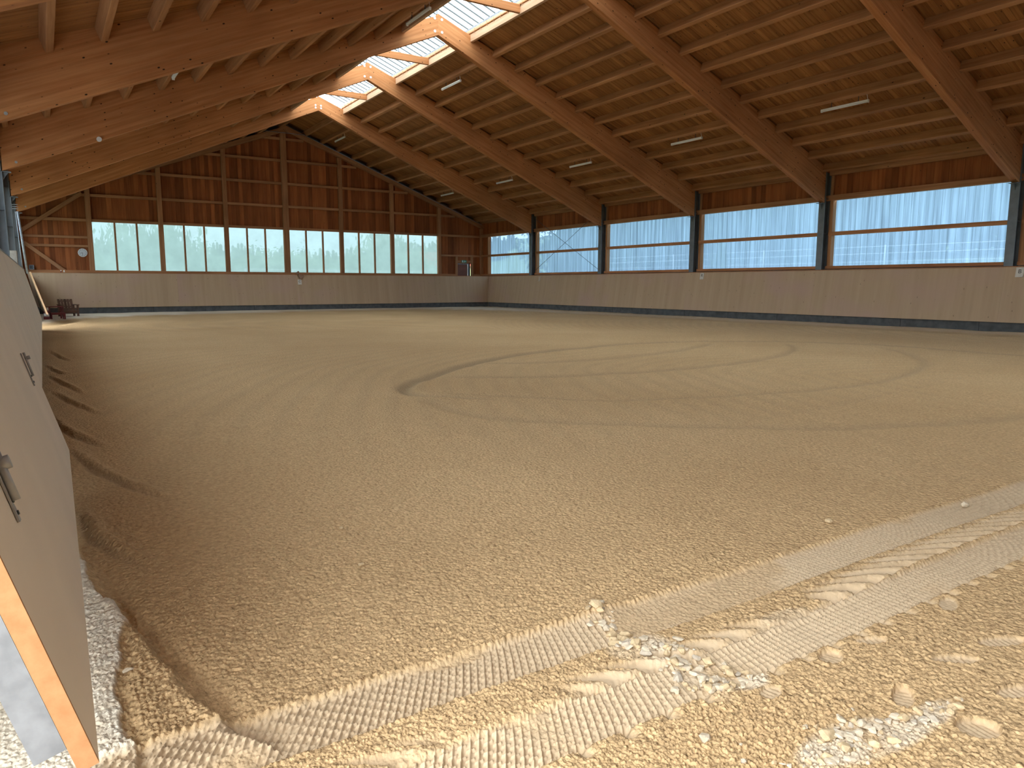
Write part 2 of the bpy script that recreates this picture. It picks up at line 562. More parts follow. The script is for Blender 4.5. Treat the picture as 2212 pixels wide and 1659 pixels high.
CRUST = curve([(-11.16, 4.4), (-11.09, 3.5), (-11.01, 3.21), (-11.035, 2.9), (-11.06, 2.66), (-11.085, 2.39), (-11.06, 2.15), (-11.10, 1.9), (-11.2, 1.6)])
# foot and hoof prints: x, y, length, width, heading, depth
PRINTS = [(-8.90, 1.17, 0.15, 0.065, 0.5, 0.020), (-8.86, 1.46, 0.12, 0.08, 0.3, 0.018), (-8.62, 1.45, 0.13, 0.06, -0.5, 0.014),
          (-8.50, 1.20, 0.17, 0.06, -0.6, 0.014), (-8.88, 0.95, 0.14, 0.11, -0.2, 0.020), (-8.55, 0.98, 0.17, 0.07, -0.3, 0.015),
          (-8.22, 1.17, 0.20, 0.07, -0.4, 0.013), (-9.25, 1.42, 0.1, 0.06, 0.2, 0.008), (-8.05, 1.45, 0.16, 0.07, 0.4, 0.010)]


def sand_height(X, Y, spacing):
    X = X.astype(np.float32)
    Y = Y.astype(np.float32)
    soft = np.zeros(X.shape, np.float32)      # pressed smooth
    dust = np.zeros(X.shape, np.float32)      # pale limestone dust
    shade = np.zeros(X.shape, np.float32)  # painted shade along furrows, circles, banks and the right edge
    h = 0.022 * vnoise(X * 0.7, Y * 0.7, 3) + 0.012 * vnoise(X * 2.3, Y * 2.3, 4)
    # rake furrows along the rounds driven in the hall
    d, pr = sdist(X, Y, curve([(-11.0, 3.0), (-10.2, 5.2), (-9.0, 8.6), (-6.5, 12.4), (-2.0, 14.4), (3.0, 13.6), (7.0, 11.0), (9.5, 6.0)], 6))
    fur = np.sin(d * 2 * np.pi / 0.36 + 3.0 * vnoise(X * 0.5, Y * 0.5, 8)) * (0.35 + vnoise(X * 0.25, d * 2.0, 9) + 0.3)
    far_ = sstep(4, 9, np.hypot(X - CAM.x, Y))
    h += 0.0028 * fur * (0.25 + 0.75 * far_)
    h += 0.010 * vnoise(pr * 60, d * 3.1, 12) * far_
    # driven circles: a furrow with a small bank
    for i, pts in enumerate(RING):
        d, pr = sdist(X, Y, curve(pts))
        w = 0.085
        amp = (0.034, 0.022, 0.020, 0.019, 0.012)[i]
        fade = sstep(0.0, 0.08, pr) * (1 - sstep(0.93, 1.0, pr)) if i else sstep(0.0, 0.12, pr)
        if i == 0:
            amp = amp * (1.2 - 0.55 * pr)
        d2 = d + 0.03 * vnoise(X * 5, Y * 5, 21 + i)
        shade = np.maximum(shade, fade * (1.0, 0.6, 0.6, 0.55, 0.45)[i] * (1.25 - 0.5 * pr if i == 0 else 1) * np.exp(-((d2 - 0.03) / 0.12) ** 2))
        h += fade * amp * (-np.exp(-(d2 / w) ** 2) + 0.22 * np.exp(-((d2 - 0.19) / 0.10) ** 2) + 0.12 * np.exp(-((d2 + 0.16) / 0.09) ** 2))
    # banks thrown up along the left boards
    for i, pts in enumerate(SCALLOP):
        d, pr = sdist(X, Y, curve(pts))
        env = np.abs(np.sin(np.clip(pr, 0, 1) * np.pi)) ** 0.6
        d = d + 0.022 * vnoise(X * 22, Y * 8, 40 + i) + 0.012 * vnoise(X * 60, Y * 25, 50 + i)
        shade = np.maximum(shade, 0.75 * env * np.exp(-((d + 0.03) / 0.028) ** 2))
        h += 0.026 * env * (np.exp(-((d - 0.02) / 0.04) ** 2) - 0.7 * np.exp(-((d + 0.03) / 0.035) ** 2))
    # edge of the graded sand by the gate, and the pale crust beyond it
    d, pr = sdist(X, Y, EDGE)
    d = d + 0.012 * vnoise(X * 40, Y * 40, 60) + 0.022 * vnoise(X * 9, Y * 9, 61)
    band = (Y < 5.2) & (X < -10.3)
    side = sstep(-0.018, 0.018, -d)
    k = band * sstep(5.2, 4.2, Y) * sstep(1.95, 2.1, Y)
    h += k * (0.022 * side + 0.010 * np.exp(-((d + 0.03) / 0.03) ** 2) - 0.014 * np.exp(-((d - 0.05) / 0.05) ** 2))
    d, pr = sdist(X, Y, CRUST)
    d = d + 0.012 * vnoise(X * 45, Y * 45, 62) + 0.022 * vnoise(X * 12, Y * 12, 63)
    k = (Y < 4.5) * (X < -10.4)
    cr = sstep(-0.006, 0.008, -d) * k
    h += cr * 0.010 - 0.012 * np.exp(-((d - 0.02) / 0.018) ** 2) * k
    dust = np.maximum(dust, cr * (0.85 + 0.3 * vnoise(X * 20, Y * 20, 64)))
    gl = sstep(-11.12, -11.3, X) * (Y < 6)
    dust = np.maximum(dust, gl)
    # undriven pale strip along the far end and the walls
    dfar = sdist(X, Y, curve([(-11.3, 28.6), (-10.9, 30.3), (-10.4, 32.8), (-8.7, 34.6), (-4.0, 35.9), (2.0, 36.5), (6.1, 36.3), (8.3, 34.2), (9.6, 30.5), (10.3, 25), (10.5, 15), (10.6, 5), (10.6, 0)], 5))[0]
    dfar = dfar + 0.25 * vnoise(X * 1.2, Y * 1.2, 70)
    st = sstep(0.0, 0.35, dfar)
    wst = 0.50 + 0.50 * sstep(26, 33, Y) * sstep(6, -8, X) + 0.2 * sstep(30, 36, Y)
    dust = np.maximum(dust, st * wst)
    shade = np.maximum(shade, 0.8 * np.exp(-((dfar + 0.35) / 0.45) ** 2) * sstep(8.0, 9.5, X))
    shade = np.maximum(shade, 0.22 * far_ * sstep(0.05, 0.4, vnoise(pr * 60, d * 0 + pr * 3.1, 12) + 0.35 * fur))
    h += 0.05 * st - 0.05 * np.exp(-((dfar + 0.3) / 0.3) ** 2) + 0.03 * np.exp(-((dfar + 1.0) / 0.35) ** 2)
    # wheel tracks running straight across the entrance
    wob = 0.012 * vnoise(X * 1.3, X * 0 + 0.5, 80) + 0.006 * vnoise(X * 4, X * 0 + 2.5, 81)
    gone = sstep(0.24, 0.38, vnoise(X * 2.4, Y * 5.0, 82) + 0.25 * np.exp(-((X + 8.75) / 0.28) ** 2) + 0.3 * np.exp(-((X + 9.38) / 0.13) ** 2) + 0.34 * np.exp(-((X + 6.45) / 0.28) ** 2))
    on = sstep(-11.25, -11.12, X)
    slant = 0.62 * sstep(-8.2, -10.4, X)
    for y0, y1, seed in ((1.945, 2.195, 5), (1.525, 1.748, 9)):
        yy = Y - wob
        inside = sstep(y0 - 0.012, y0 + 0.010, yy) * sstep(y1 + 0.012, y1 - 0.020, yy) * on
        u = (X - slant * (yy - y0) + 0.004 * vnoise(X * 9, yy * 9, seed)) / 0.0302
        v = (yy - y0) / 0.0365
        v = v + 0.5 * (np.floor(u) % 2) * sstep(-9.0, -9.8, X)
        fu, fv = u - np.floor(u), v - np.floor(v)
        wall = np.maximum(np.exp(-((fu - 0.5) / 0.13) ** 2), 0.85 * np.exp(-((fv - 0.5) / 0.11) ** 2))
        tilt = (fu - 0.5) % 1.0
        pat = 0.0115 * wall - 0.0060 + 0.0075 * tilt
        keep = 1 - 0.92 * gone
        rag = 0.75 + 0.5 * vnoise(np.floor(u) * 0.77, np.floor(v) * 0.77, seed + 3)
        h += inside * (-0.019 + pat * keep * rag)
        teeth = np.exp(-((yy - y1 - 0.006) / 0.022) ** 2) * on
        h += teeth * (1.0 if seed == 5 else 0.25) * (0.002 + 0.0045 * np.cos(2 * np.pi * (u + 0.1)) * (1 - 0.6 * gone))
        h += 0.008 * np.exp(-((yy - y0 + 0.02) / 0.02) ** 2) * on * vnoise(X * 20, yy * 20, seed + 7)
        soft = np.maximum(soft, inside * (0.95 - 0.5 * gone))
    # side lugs of the near wheel: smooth paddle prints
    yy = Y - wob
    lo_, hi_ = 1.735 + 0.03 * sstep(-8.5, -7.5, X), 1.86 + 0.09 * sstep(-9.0, -7.6, X)
    q = (X + 1.2 * (yy - 1.79) + 0.9 * np.clip(yy - 1.80, 0, 1) ** 1.0 + 0.02 * vnoise(X * 3, yy * 0, 90)) / 0.157
    fq = q - np.floor(q)
    amp = 0.55 + 0.9 * (hsh(np.floor(q), np.floor(q) * 0, 91))
    pad = sstep(0.0, 0.09, fq) * sstep(0.80, 0.50, fq)
    tip = sstep(lo_ - 0.006, lo_ + 0.012, yy) * sstep(hi_ + 0.0, hi_ - 0.05, yy + 0.05 * (fq - 0.35) ** 2 * 4) * on
    miss = sstep(0.13, 0.26, vnoise(X * 1.8, X * 0 + 7.5, 92) + 0.30 * np.exp(-((X + 8.6) / 0.18) ** 2))
    h += pad * tip * (1 - miss) * (-0.026 * amp + 0.014 * (fq - 0.2))
    h += 0.006 * np.exp(-((yy - lo_ + 0.010) / 0.016) ** 2) * on * (1 + 2 * vnoise(X * 26, yy * 26, 93))
    h += 0.004 * tip * (1 - pad)
    soft = np.maximum(soft, tip * (0.6 + 0.4 * pad) * (1 - miss))
    # heel marks along the near edge
    qx = (X + 0.08) / 0.172
    fx = (qx - np.floor(qx) - 0.5) * 0.172
    pk = 0.4 + 0.6 * hsh(np.floor(qx), np.floor(qx) * 0, 95)
    dent = np.exp(-((fx / 0.020) ** 2)) * sstep(1.465, 1.50, yy) * sstep(1.56, 1.53, yy) * on
    h -= 0.030 * dent * pk
    soft = np.maximum(soft, dent * 0.8)
    # prints
    for i, (px, py, L, W, a, dep) in enumerate(PRINTS):
        dx, dy = X - px, Y - py
        lx, ly = dx * math.cos(a) + dy * math.sin(a), -dx * math.sin(a) + dy * math.cos(a)
        q = (lx / (L / 2)) ** 2 + (ly / (W / 2)) ** 2
        ins = sstep(1.15, 0.75, q)
        h += -0.75 * dep * ins * (1 + 0.5 * lx / L) + 0.005 * np.exp(-((np.sqrt(q + 1e-6) - 1.15) / 0.16) ** 2) * (0.6 + vnoise(X * 18, Y * 18, 100 + i))
        h += 0.0016 * ins * np.sin(lx * 2 * np.pi / 0.022 + 4 * ly)
        soft = np.maximum(soft, ins * 0.8)
    # powder of crushed stone
    for px, py, rx, ry, s_ in ((-9.40, 1.75, 0.14, 0.36, 0.5), (-9.30, 1.14, 0.22, 0.10, 0.55), (-9.05, 1.06, 0.26, 0.06, 0.5), (-8.75, 1.66, 0.20, 0.16, 0.2), (-9.28, 1.52, 0.14, 0.07, 0.55)):
        q = ((X - px) / rx) ** 2 + ((Y - py) / ry) ** 2 + 1.1 * vnoise(X * 9, Y * 9, 120)
        dust = np.maximum(dust, s_ * sstep(1.0, 0.2, q))
    h += 0.018 * np.exp(-((X + 9.33) / 0.10) ** 2 - ((Y - 2.17) / 0.07) ** 2)
    # loose crumbs
    rough_ = (1 - 0.93 * soft)
    coarse = 1 + 0.20 * sstep(1.55, 1.3, Y) * sstep(-10.5, -9.5, X) + 0.4 * sstep(-10.7, -11.0, X)
    for size, a, sd in ((0.0165, 0.0085, 200), (0.0105, 0.0070, 210), (0.0070, 0.0042, 220)):
        wgt = np.clip(1.6 - spacing / (size * 0.42), 0, 1)
        kk = wgt > 0.01
        if kk.any():
            dm = np.zeros(X.shape, np.float32)
            dm[kk] = domes(X[kk] / size, Y[kk] / size, sd)
            h += a * dm * wgt * rough_ * (0.55 + 0.8 * np.clip(0.5 + vnoise(X * 2.1, Y * 2.1, sd + 5), 0, 1)) * coarse
    return h, np.clip(dust, 0, 1), np.clip(soft, 0, 1), np.clip(shade, 0, 1)


def build_floor():
    NA, NR = 1280, 900
    az = np.radians(np.linspace(-9.0, 77.0, NA))
    q = np.linspace(0, 1, NR)
    ca, sa = np.cos(az), np.sin(az)
    with np.errstate(divide='ignore'):
        r_far = np.where(ca > 1e-3, (37.97 - CAM.y) / np.maximum(ca, 1e-3), 1e9)
        r_rt = np.where(sa > 1e-3, (11.53 - CAM.x) / np.maximum(sa, 1e-3), 1e9)
        r_lt = np.where(sa < -1e-3, (12.6 + CAM.x) / np.maximum(-sa, 1e-3), 1e9)
    rmax = np.minimum(np.minimum(r_far, r_rt), r_lt)
    r0 = 1.72
    e = 0.95
    # rows close together near the camera, opening out towards the walls
    lo, hi = r0 ** -e, rmax[None, :] ** -e
    rr = (lo + (hi - lo) * q[:, None]) ** (-1 / e)
    X = CAM.x + rr * sa[None, :]
    Y = CAM.y + rr * ca[None, :]
    spacing = rr * (az[1] - az[0]) * 1.15
    h, dust, soft, shade = sand_height(X, Y, spacing)
    co = np.empty((NR * NA, 3), np.float32)
    co[:, 0], co[:, 1], co[:, 2] = X.ravel(), Y.ravel(), h.ravel()
    i = np.arange(NR - 1)[:, None] * NA + np.arange(NA - 1)[None, :]
    quad = np.stack([i, i + 1, i + NA + 1, i + NA], -1).reshape(-1, 4)[:, ::-1]
    base = NR * NA
    flat = np.array([(-12.7, -8.6, -0.07), (12.4, -8.6, -0.07), (12.4, 40.0, -0.07), (-12.7, 40.0, -0.07)], np.float32)
    co = np.vstack([co, flat])
    quad = np.vstack([quad, [[base, base + 1, base + 2, base + 3]]])
    me = bpy.data.meshes.new('floor')
    me.vertices.add(len(co))
    me.vertices.foreach_set('co', co.ravel())
    me.loops.add(quad.size)
    me.loops.foreach_set('vertex_index', quad.ravel().astype(np.int32))
    me.polygons.add(len(quad))
    me.polygons.foreach_set('loop_start', np.arange(0, quad.size, 4, dtype=np.int32))
    me.polygons.foreach_set('loop_total', np.full(len(quad), 4, np.int32))
    me.polygons.foreach_set('use_smooth', np.ones(len(quad), bool))
    me.update()
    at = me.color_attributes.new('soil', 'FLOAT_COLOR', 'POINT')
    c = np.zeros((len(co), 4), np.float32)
    c[:base, 0], c[:base, 1], c[:base, 2], c[:, 3] = dust.ravel(), soft.ravel(), shade.ravel(), 1
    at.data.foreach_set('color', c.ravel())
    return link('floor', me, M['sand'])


floor = build_floor()
tag(floor, kind='structure')


def ground_z(x, y, sp=0.05):
    a, b_, c_, d_ = sand_height(np.array([x]), np.array([y]), np.array([sp]))
    return float(a[0])


# ------------------------------------------------------------------ ceiling: planks and purlins
def roof_side(s):
    name = 'ceiling_right' if s > 0 else 'ceiling_left'
    root = empty(name, (s * 6.5, 19, 7.4), kind='structure')
    pw = 0.148
    n = int((YG + 0.35 - Y_END) / pw)
    xa, xb = 1.17, 12.7
    off = 0.02
    z = lambda x: pur_z[s] + 0.245 - 0.381 * x + off
    slope_up = Vector((s * 0.381, 0, 1)).normalized()
    for i in range(n):
        y = YG + 0.35 - (i + 0.5) * pw
        dz = rng.uniform(-0.003, 0.003)
        bar('plank', (s * xa, y, z(xa) + 0.02 + dz), (s * xb, y, z(xb) + 0.02 + dz), pw, 0.042, M['deck'], root, tuple(slope_up), 0.010)
    lines = [2.04 + 0.872 * i + 0.06 for i in range(12)]
    for fi in range(0, 8):
        ya, yb = YF[fi] - (0.10 if fi else -0.05), YF[fi + 1] + 0.10
        if fi == 7:
            yb = Y_END + 0.1
        for x in lines:
            zc = pur_z[s] - 0.381 * x + 0.13
            bar('purlin', (s * x, ya, zc), (s * x, yb, zc), 0.135, 0.26, M['purlin'], root, tuple(slope_up), 0.012)
    return root


roof_side(1)
roof_side(-1)

# ------------------------------------------------------------------ glulam frames
ORD = ['first', 'second', 'third', 'fourth', 'fifth', 'sixth', 'seventh']


def roof_beam(k):
    Y = YF[k]
    lab = ORD[k - 1] + ' pale orange glulam roof beam counted from the far gable wall'
    root = empty('roof_beam', (0, Y, 9.2), lab, 'roof beam', 'glulam roof beams')
    for s in (1, -1):
        xe = 11.79
        poly = [(0, top_z[s](0)), (s * xe, top_z[s](xe)), (s * xe, bot_z[s](xe)), (s * (xe - 0.12), bot_z[s](xe - 0.12)), (0, bot_z[s](0))]
        # local X runs down the slope so the grain and the lamellae follow the beam
        p0, p1 = Vector((0, Y, bot_z[s](0))), Vector((s * xe, Y, bot_z[s](xe)))
        fr = frame(p0, p1)
        inv = fr.inverted()
        c = 0.012
        v, hw = [], 0.10
        for yo, ins in ((-hw, c), (-hw + c, 0), (hw - c, 0), (hw, c)):
            pts = [Vector((x, Y + yo, z)) for x, z in poly]
            if ins:
                pts[2].z += ins
                pts[3].z += ins
                pts[4].z += ins
            v += [inv @ p for p in pts]
        n = 5
        f = [tuple(range(n)), tuple(range(4 * n - 1, 3 * n - 1, -1))]
        for L in range(3):
            f += [(L * n + i, (L + 1) * n + i, (L + 1) * n + (i + 1) % n, L * n + (i + 1) % n) for i in range(n)]
        me = pydata('rafter_leg', v, f)
        bm = bmesh.new()
        bm.from_mesh(me)
        bmesh.ops.recalc_face_normals(bm, faces=bm.faces)
        bm.to_mesh(me)
        bm.free()
        link('rafter_leg', me, M['glulam'], root, fr)
        if k <= 4:
            zs = (9.70, 9.315) if k > 1 else (9.44, 9.33)
            for z in zs:
                cyl('bolt_washer', (s * 0.125, Y - 0.100, z), (s * 0.125, Y - 0.114, z), 0.042, M['white'], root, 12)
        if s < 0:
            cyl('end_bolt', (s * 11.5, Y - 0.10, bot_z[s](11.5) + 0.10), (s * 11.5, Y - 0.112, bot_z[s](11.5) + 0.10), 0.03, M['zinc'], root, 10)
    if k == 3:
        cyl('cable_entry', (-9.7, Y - 0.10, bot_z[-1](9.7) + 0.03), (-9.7, Y - 0.16, bot_z[-1](9.7) + 0.03), 0.06, M['white'], root, 14)
    return root


for k in range(1, 8):
    roof_beam(k)


# ------------------------------------------------------------------ steel columns
def h_column(k, s):
    Y = YF[k]
    side = 'right' if s > 0 else 'left'
    lab = '%s grey steel H column from the far gable on the %s side' % (ORD[k - 1], side)
    root = empty('steel_column', (s * 11.93, Y, 0), lab, 'column', 'steel columns')
    zt = 5.20
    xi, xo = 11.80, 12.12
    for x in (xi, xo):
        box('flange', (min(s * x, s * (x + 0.02)), Y - 0.12, -0.05), (max(s * x, s * (x + 0.02)), Y + 0.12, zt if x == xo else bot_z[s](11.79) - 0.012), M['steel'], root, 0.002)
    box('web', (min(s * (xi + 0.02), s * xo), Y - 0.008, -0.05), (max(s * (xi + 0.02), s * xo), Y + 0.008, zt), M['steel'], root, 0.001)
    zb = bot_z[s](11.79)
    box('seat_plate', (min(s * 11.62, s * 11.80), Y - 0.11, bot_z[s](11.71) - 0.055), (max(s * 11.62, s * 11.80), Y + 0.11, bot_z[s](11.71) - 0.040), M['steel'], root, 0.002)
    prism('seat_gusset', [(s * 11.80, Y - 0.01, zb - 0.02), (s * 11.66, Y - 0.01, zb + 0.0), (s * 11.80, Y - 0.01, zb - 0.20)], (0, 1, 0), 0.02, M['steel'], root)
    for z in (3.12, 4.30):
        box('stiffener', (min(s * (xi + 0.02), s * xo), Y - 0.11, z), (max(s * (xi + 0.02), s * xo), Y + 0.11, z + 0.012), M['steel'], root, 0.002)
    box('side_cleat', (min(s * 11.82, s * 11.84), Y - 0.12, zb), (max(s * 11.82, s * 11.84), Y + 0.12, zt), M['steel'], root, 0.002)
    return root


for k in range(1, 8):
    h_column(k, 1)
    h_column(k, -1)

# ------------------------------------------------------------------ skylight along the ridge
sky = empty('skylight', (0, 19, 9.6), 'long translucent ridge skylight with thin ribs between timber curbs', 'skylight')
y0, y1 = Y_END, YG - 5.9
RZ = 10.27
for s in (1, -1):
    ex, ez = 1.55, RZ - 0.38 * 1.55
    pitch_n, n = 0.345, int((y1 - y0) / 0.345)
    for i in range(n):
        ya = y1 - i * pitch_n
        me = pydata('sheet', [(0, ya, RZ), (s * ex, ya, ez), (s * ex, ya - pitch_n, ez), (0, ya - pitch_n, RZ)], [(0, 1, 2, 3)])
        link('roof_sheet', me, M['roof_pane'], sky)
        bar('rib', (0, ya, RZ - 0.018), (s * ex, ya, ez - 0.018), 0.034, 0.045, M['rod'], sky, (0, 0, 1), 0.004)
    z = pur_z[s] - 0.381 * 1.17
    bar('curb_board', (s * 1.22, y0, z + 0.10), (s * 1.22, y1 + 0.1, z + 0.10), 0.10, 0.20, M['curb'], sky)
    bar('upper_curb', (s * 1.235, y0, z + 0.30), (s * 1.235, y1 + 0.1, z + 0.30), 0.07, 0.19, M['curb'], sky)
    j = y1
    while j > 3:
        bar('plank_end', (s * 1.19, j, z + 0.22), (s * 1.19, j + 0.05, z + 0.385), 0.018, 0.035, M['curb'], sky, (1, 0, 0))
        j -= 0.40
    # closes the gap between the upper curb and the sheets
    bar('flashing', (s * 1.30, y0, z + 0.45), (s * 1.30, y1, z + 0.45), 0.02, 0.14, M['galv'], sky)
for k in range(1, 8):
    Ym = YF[k] - 3.0
    if Ym > Y_END:
        zb = 9.235
        bar('collar_tie', (-1.17, Ym, zb + 0.12), (1.17, Ym, zb + 0.12), 0.10, 0.24, M['glulam'], sky, (0, 0, 1), 0.008)
        box('ridge_post', (-0.03, Ym - 0.03, zb + 0.24), (0.03, Ym + 0.03, RZ - 0.03), M['galv'], sky)
    box('ridge_post', (-0.03, YF[k] - 0.03, top_z[1](0) - (0.0 if k > 1 else 0.16)), (0.03, YF[k] + 0.03, RZ - 0.03), M['galv'], sky)
bar('ridge_bar', (0, y0, RZ - 0.03), (0, y1, RZ - 0.03), 0.05, 0.05, M['galv'], sky)
# plain boarded ridge over the last bay
for s in (1, -1):
    z0 = pur_z[s] + 0.245 + 0.02
    for i in range(41):
        y = YG + 0.35 - (i + 0.5) * 0.148
        bar('ridge_plank', (0, y, z0 + 0.02), (s * 1.17, y, z0 + 0.02 - 0.381 * 1.17), 0.148, 0.042, M['deck'], bpy.data.objects['ceiling_right' if s > 0 else 'ceiling_left'], (s * 0.381, 0, 1), 0.010)
    bar('purlin', (s * 1.22, YG + 0.3, pur_z[s] - 0.381 * 1.22 + 0.13), (s * 1.22, YF[1] + 0.10, pur_z[s] - 0.381 * 1.22 + 0.13), 0.135, 0.26, M['purlin'], bpy.data.objects['ceiling_right' if s > 0 else 'ceiling_left'])
    bar('purlin', (s * 0.10, YG + 0.3, pur_z[s] + 0.09), (s * 0.10, YF[1] + 0.10, pur_z[s] + 0.09), 0.12, 0.26, M['purlin'], bpy.data.objects['ceiling_right' if s > 0 else 'ceiling_left'])

# ------------------------------------------------------------------ far gable wall
wall = empty('wall_far', (0, YG, 0), kind='structure')
PB = 3.044
posts = [i * PB for i in range(-4, 5)]
posts[0], posts[-1] = -12.1, 12.1


def gable_top(x):
    return 9.52 - 0.381 * abs(x)


bw = 0.2015
nb = 121
for i in range(nb):
    x = -12.19 + (i + 0.5) * bw
    zt = pur_z[1 if x > 0 else -1] - 0.06 - 0.381 * abs(x)
    inwin = abs(x) < 9.14
    zb = 4.26 if inwin else -0.05
    if 10.40 < x < 11.34:
        zb = 2.62
    dy = rng.uniform(0, 0.004)
    bar('board', (x, YG + 0.015 + dy, zb), (x, YG + 0.015 + dy, zt), 0.03, bw, M['cladding'], wall, (1, 0, 0), 0.007)
box('wall_base', (-9.25, YG, -0.1), (9.25, YG + 0.1, 1.96), M['block'], wall)
for i, x in enumerate(posts):
    w = 0.30 if i == 4 else 0.215
    zt = gable_top(x) - 0.12
    bar('post', (x, YG - 0.09, -0.05), (x, YG - 0.09, zt), 0.18, w, M['timber'], wall, (1, 0, 0), 0.008)
GIRT = [4.305, 5.46, 6.64, 7.82, 8.93]
for i in range(8):
    xa, xb = posts[i], posts[i + 1]
    for z in GIRT:
        # stop where the girt meets the raking rafter
        lim = (9.45 - 0.10 - z) / 0.381
        a, b_ = max(xa + 0.1, -lim), min(xb - 0.1, lim)
        if b_ - a > 0.15:
            bar('girt', (a, YG - 0.06, z), (b_, YG - 0.06, z), 0.12, 0.125, M['timber'], wall)
    if i in (0, 7):
        for z in ((3.11,) if i == 7 else (3.11, 3.52)):
            bar('girt', (xa + 0.1, YG - 0.05, z), (xb - 0.1, YG - 0.05, z), 0.10, 0.11, M['timber'], wall)
bar('sill_beam', (-12.1, YG - 0.09, 1.945), (10.27, YG - 0.09, 1.945), 0.20, 0.11, M['sill'], wall)
bar('sill_beam', (11.42, YG - 0.09, 1.945), (12.1, YG - 0.09, 1.945), 0.20, 0.11, M['sill'], wall)
for s in (1, -1):
    nrm = (s * 0.381, 0, 1)
    zoff = pur_z[s] - 0.125
    bar('gable_rafter', (0, YG - 0.14, zoff), (s * 12.3, YG - 0.14, zoff - 0.381 * 12.3), 0.24, 0.24, M['timber'], wall, nrm)
    bar('fascia', (0, YG + 0.37, pur_z[s] + 0.08), (s * 12.6, YG + 0.37, pur_z[s] + 0.08 - 0.381 * 12.6), 0.03, 0.50, M['hook'], wall, nrm)  # near-black colour paints the shade of the void above the rafter
    bar('soffit', (0, YG + 0.20, pur_z[s] - 0.13), (s * 12.6, YG + 0.20, pur_z[s] - 0.13 - 0.381 * 12.6), 0.36, 0.03, M['hook'], wall, nrm)  # black sheet, its colour standing in for shade under the overhang
bar('brace', (-11.85, YG - 0.14, 3.70), (-9.35, YG - 0.14, 5.52), 0.07, 0.17, M['timber'], wall)
bar('brace', (-11.75, YG - 0.14, 3.22), (-10.22, YG - 0.14, 1.92), 0.07, 0.16, M['timber'], wall)
# cable conduit that follows the rafter and crosses below the apex
for a, b_ in (((-12.0, 0), (-1.1, 0)), ((-1.1, 0), (1.1, 0)), ((1.1, 0), (12.0, 0))):
    zz = lambda x: 9.635 - 0.385 * abs(x)
    cyl('conduit', (a[0], YG - 0.30, zz(a[0])), (b_[0], YG - 0.30, zz(b_[0])), 0.016, M['galv'], wall, 8)

# windows in the far wall
wn_i = 0
for i in range(1, 7):
    wn_i += 1
    xa, xb = posts[i] + 0.11 + (0.05 if i == 4 else 0), posts[i + 1] - 0.11 - (0.05 if i == 3 else 0)
    win = empty('window_%d' % wn_i, ((xa + xb) / 2, YG, 2.0), kind='structure')
    wdt = (xb - xa) / 3
    for j in range(3):
        a, b_ = xa + j * wdt, xa + (j + 1) * wdt
        me = pydata('pane', [(a - 0.04, YG + 0.05, 1.99), (b_ + 0.04, YG + 0.05, 1.99), (b_ + 0.04, YG + 0.05, 4.25), (a - 0.04, YG + 0.05, 4.25),
                             (a - 0.04, YG + 0.066, 1.99), (b_ + 0.04, YG + 0.066, 1.99), (b_ + 0.04, YG + 0.066, 4.25), (a - 0.04, YG + 0.066, 4.25)],
                    [(0, 1, 2, 3)])
        link('pane', me, M['gable_pane'], win)
        if j:
            bar('mullion', (a, YG + 0.0, 1.99), (a, YG + 0.0, 4.25), 0.12, 0.075, M['timber'], win, (1, 0, 0))

# emergency door in the far wall
door = empty('door_1', (10.86, YG, 0), kind='structure')
box('leaf', (10.42, YG - 0.02, 0.02), (11.12, YG + 0.03, 2.60), M['doorleaf'], door)
box('frame', (10.40, YG - 0.03, 2.60), (11.20, YG + 0.04, 2.645), M['galv'], door)
box('frame', (11.14, YG - 0.03, 0.0), (11.20, YG + 0.04, 2.60), M['galv'], door)
box('reveal', (11.20, YG + 0.02, 0.0), (11.34, YG + 0.05, 2.64), M['hook'], door)
box('post', (10.25, YG - 0.12, -0.05), (10.38, YG, 3.05), M['timber'], wall)
box('post', (11.34, YG - 0.12, -0.05), (11.47, YG, 3.05), M['timber'], wall)
box('lintel', (10.38, YG - 0.10, 2.69), (11.34, YG, 2.82), M['timber'], wall)

# ------------------------------------------------------------------ side walls with ribbed windows


def ribbed_pane(name, x, ya, yb, za, zb, parent, s):
    pitch_, dep = 0.235, 0.014
    n = int((yb - ya) / pitch_) + 1
    ys, xs = [], []
    for i in range(n):
        for t, d in ((0, 0), (0.72, 0), (0.80, 1), (0.92, 1)):
            y = ya + (i + t) * pitch_
            if y < yb:
                ys.append(y)
                xs.append(x + s * dep * d)
    ys.append(yb)
    xs.append(xs[-1])
    ctr = Vector((x, (ya + yb) / 2, (za + zb) / 2))
    v = [(a - ctr.x, b_ - ctr.y, za - ctr.z) for a, b_ in zip(xs, ys)] + [(a - ctr.x, b_ - ctr.y, zb - ctr.z) for a, b_ in zip(xs, ys)]
    k = len(ys)
    f = [(i, i + 1, k + i + 1, k + i) for i in range(k - 1)]
    return link(name, pydata(name, v, f), M['side_pane' if s > 0 else 'left_pane'], parent, Matrix.Translation(ctr))


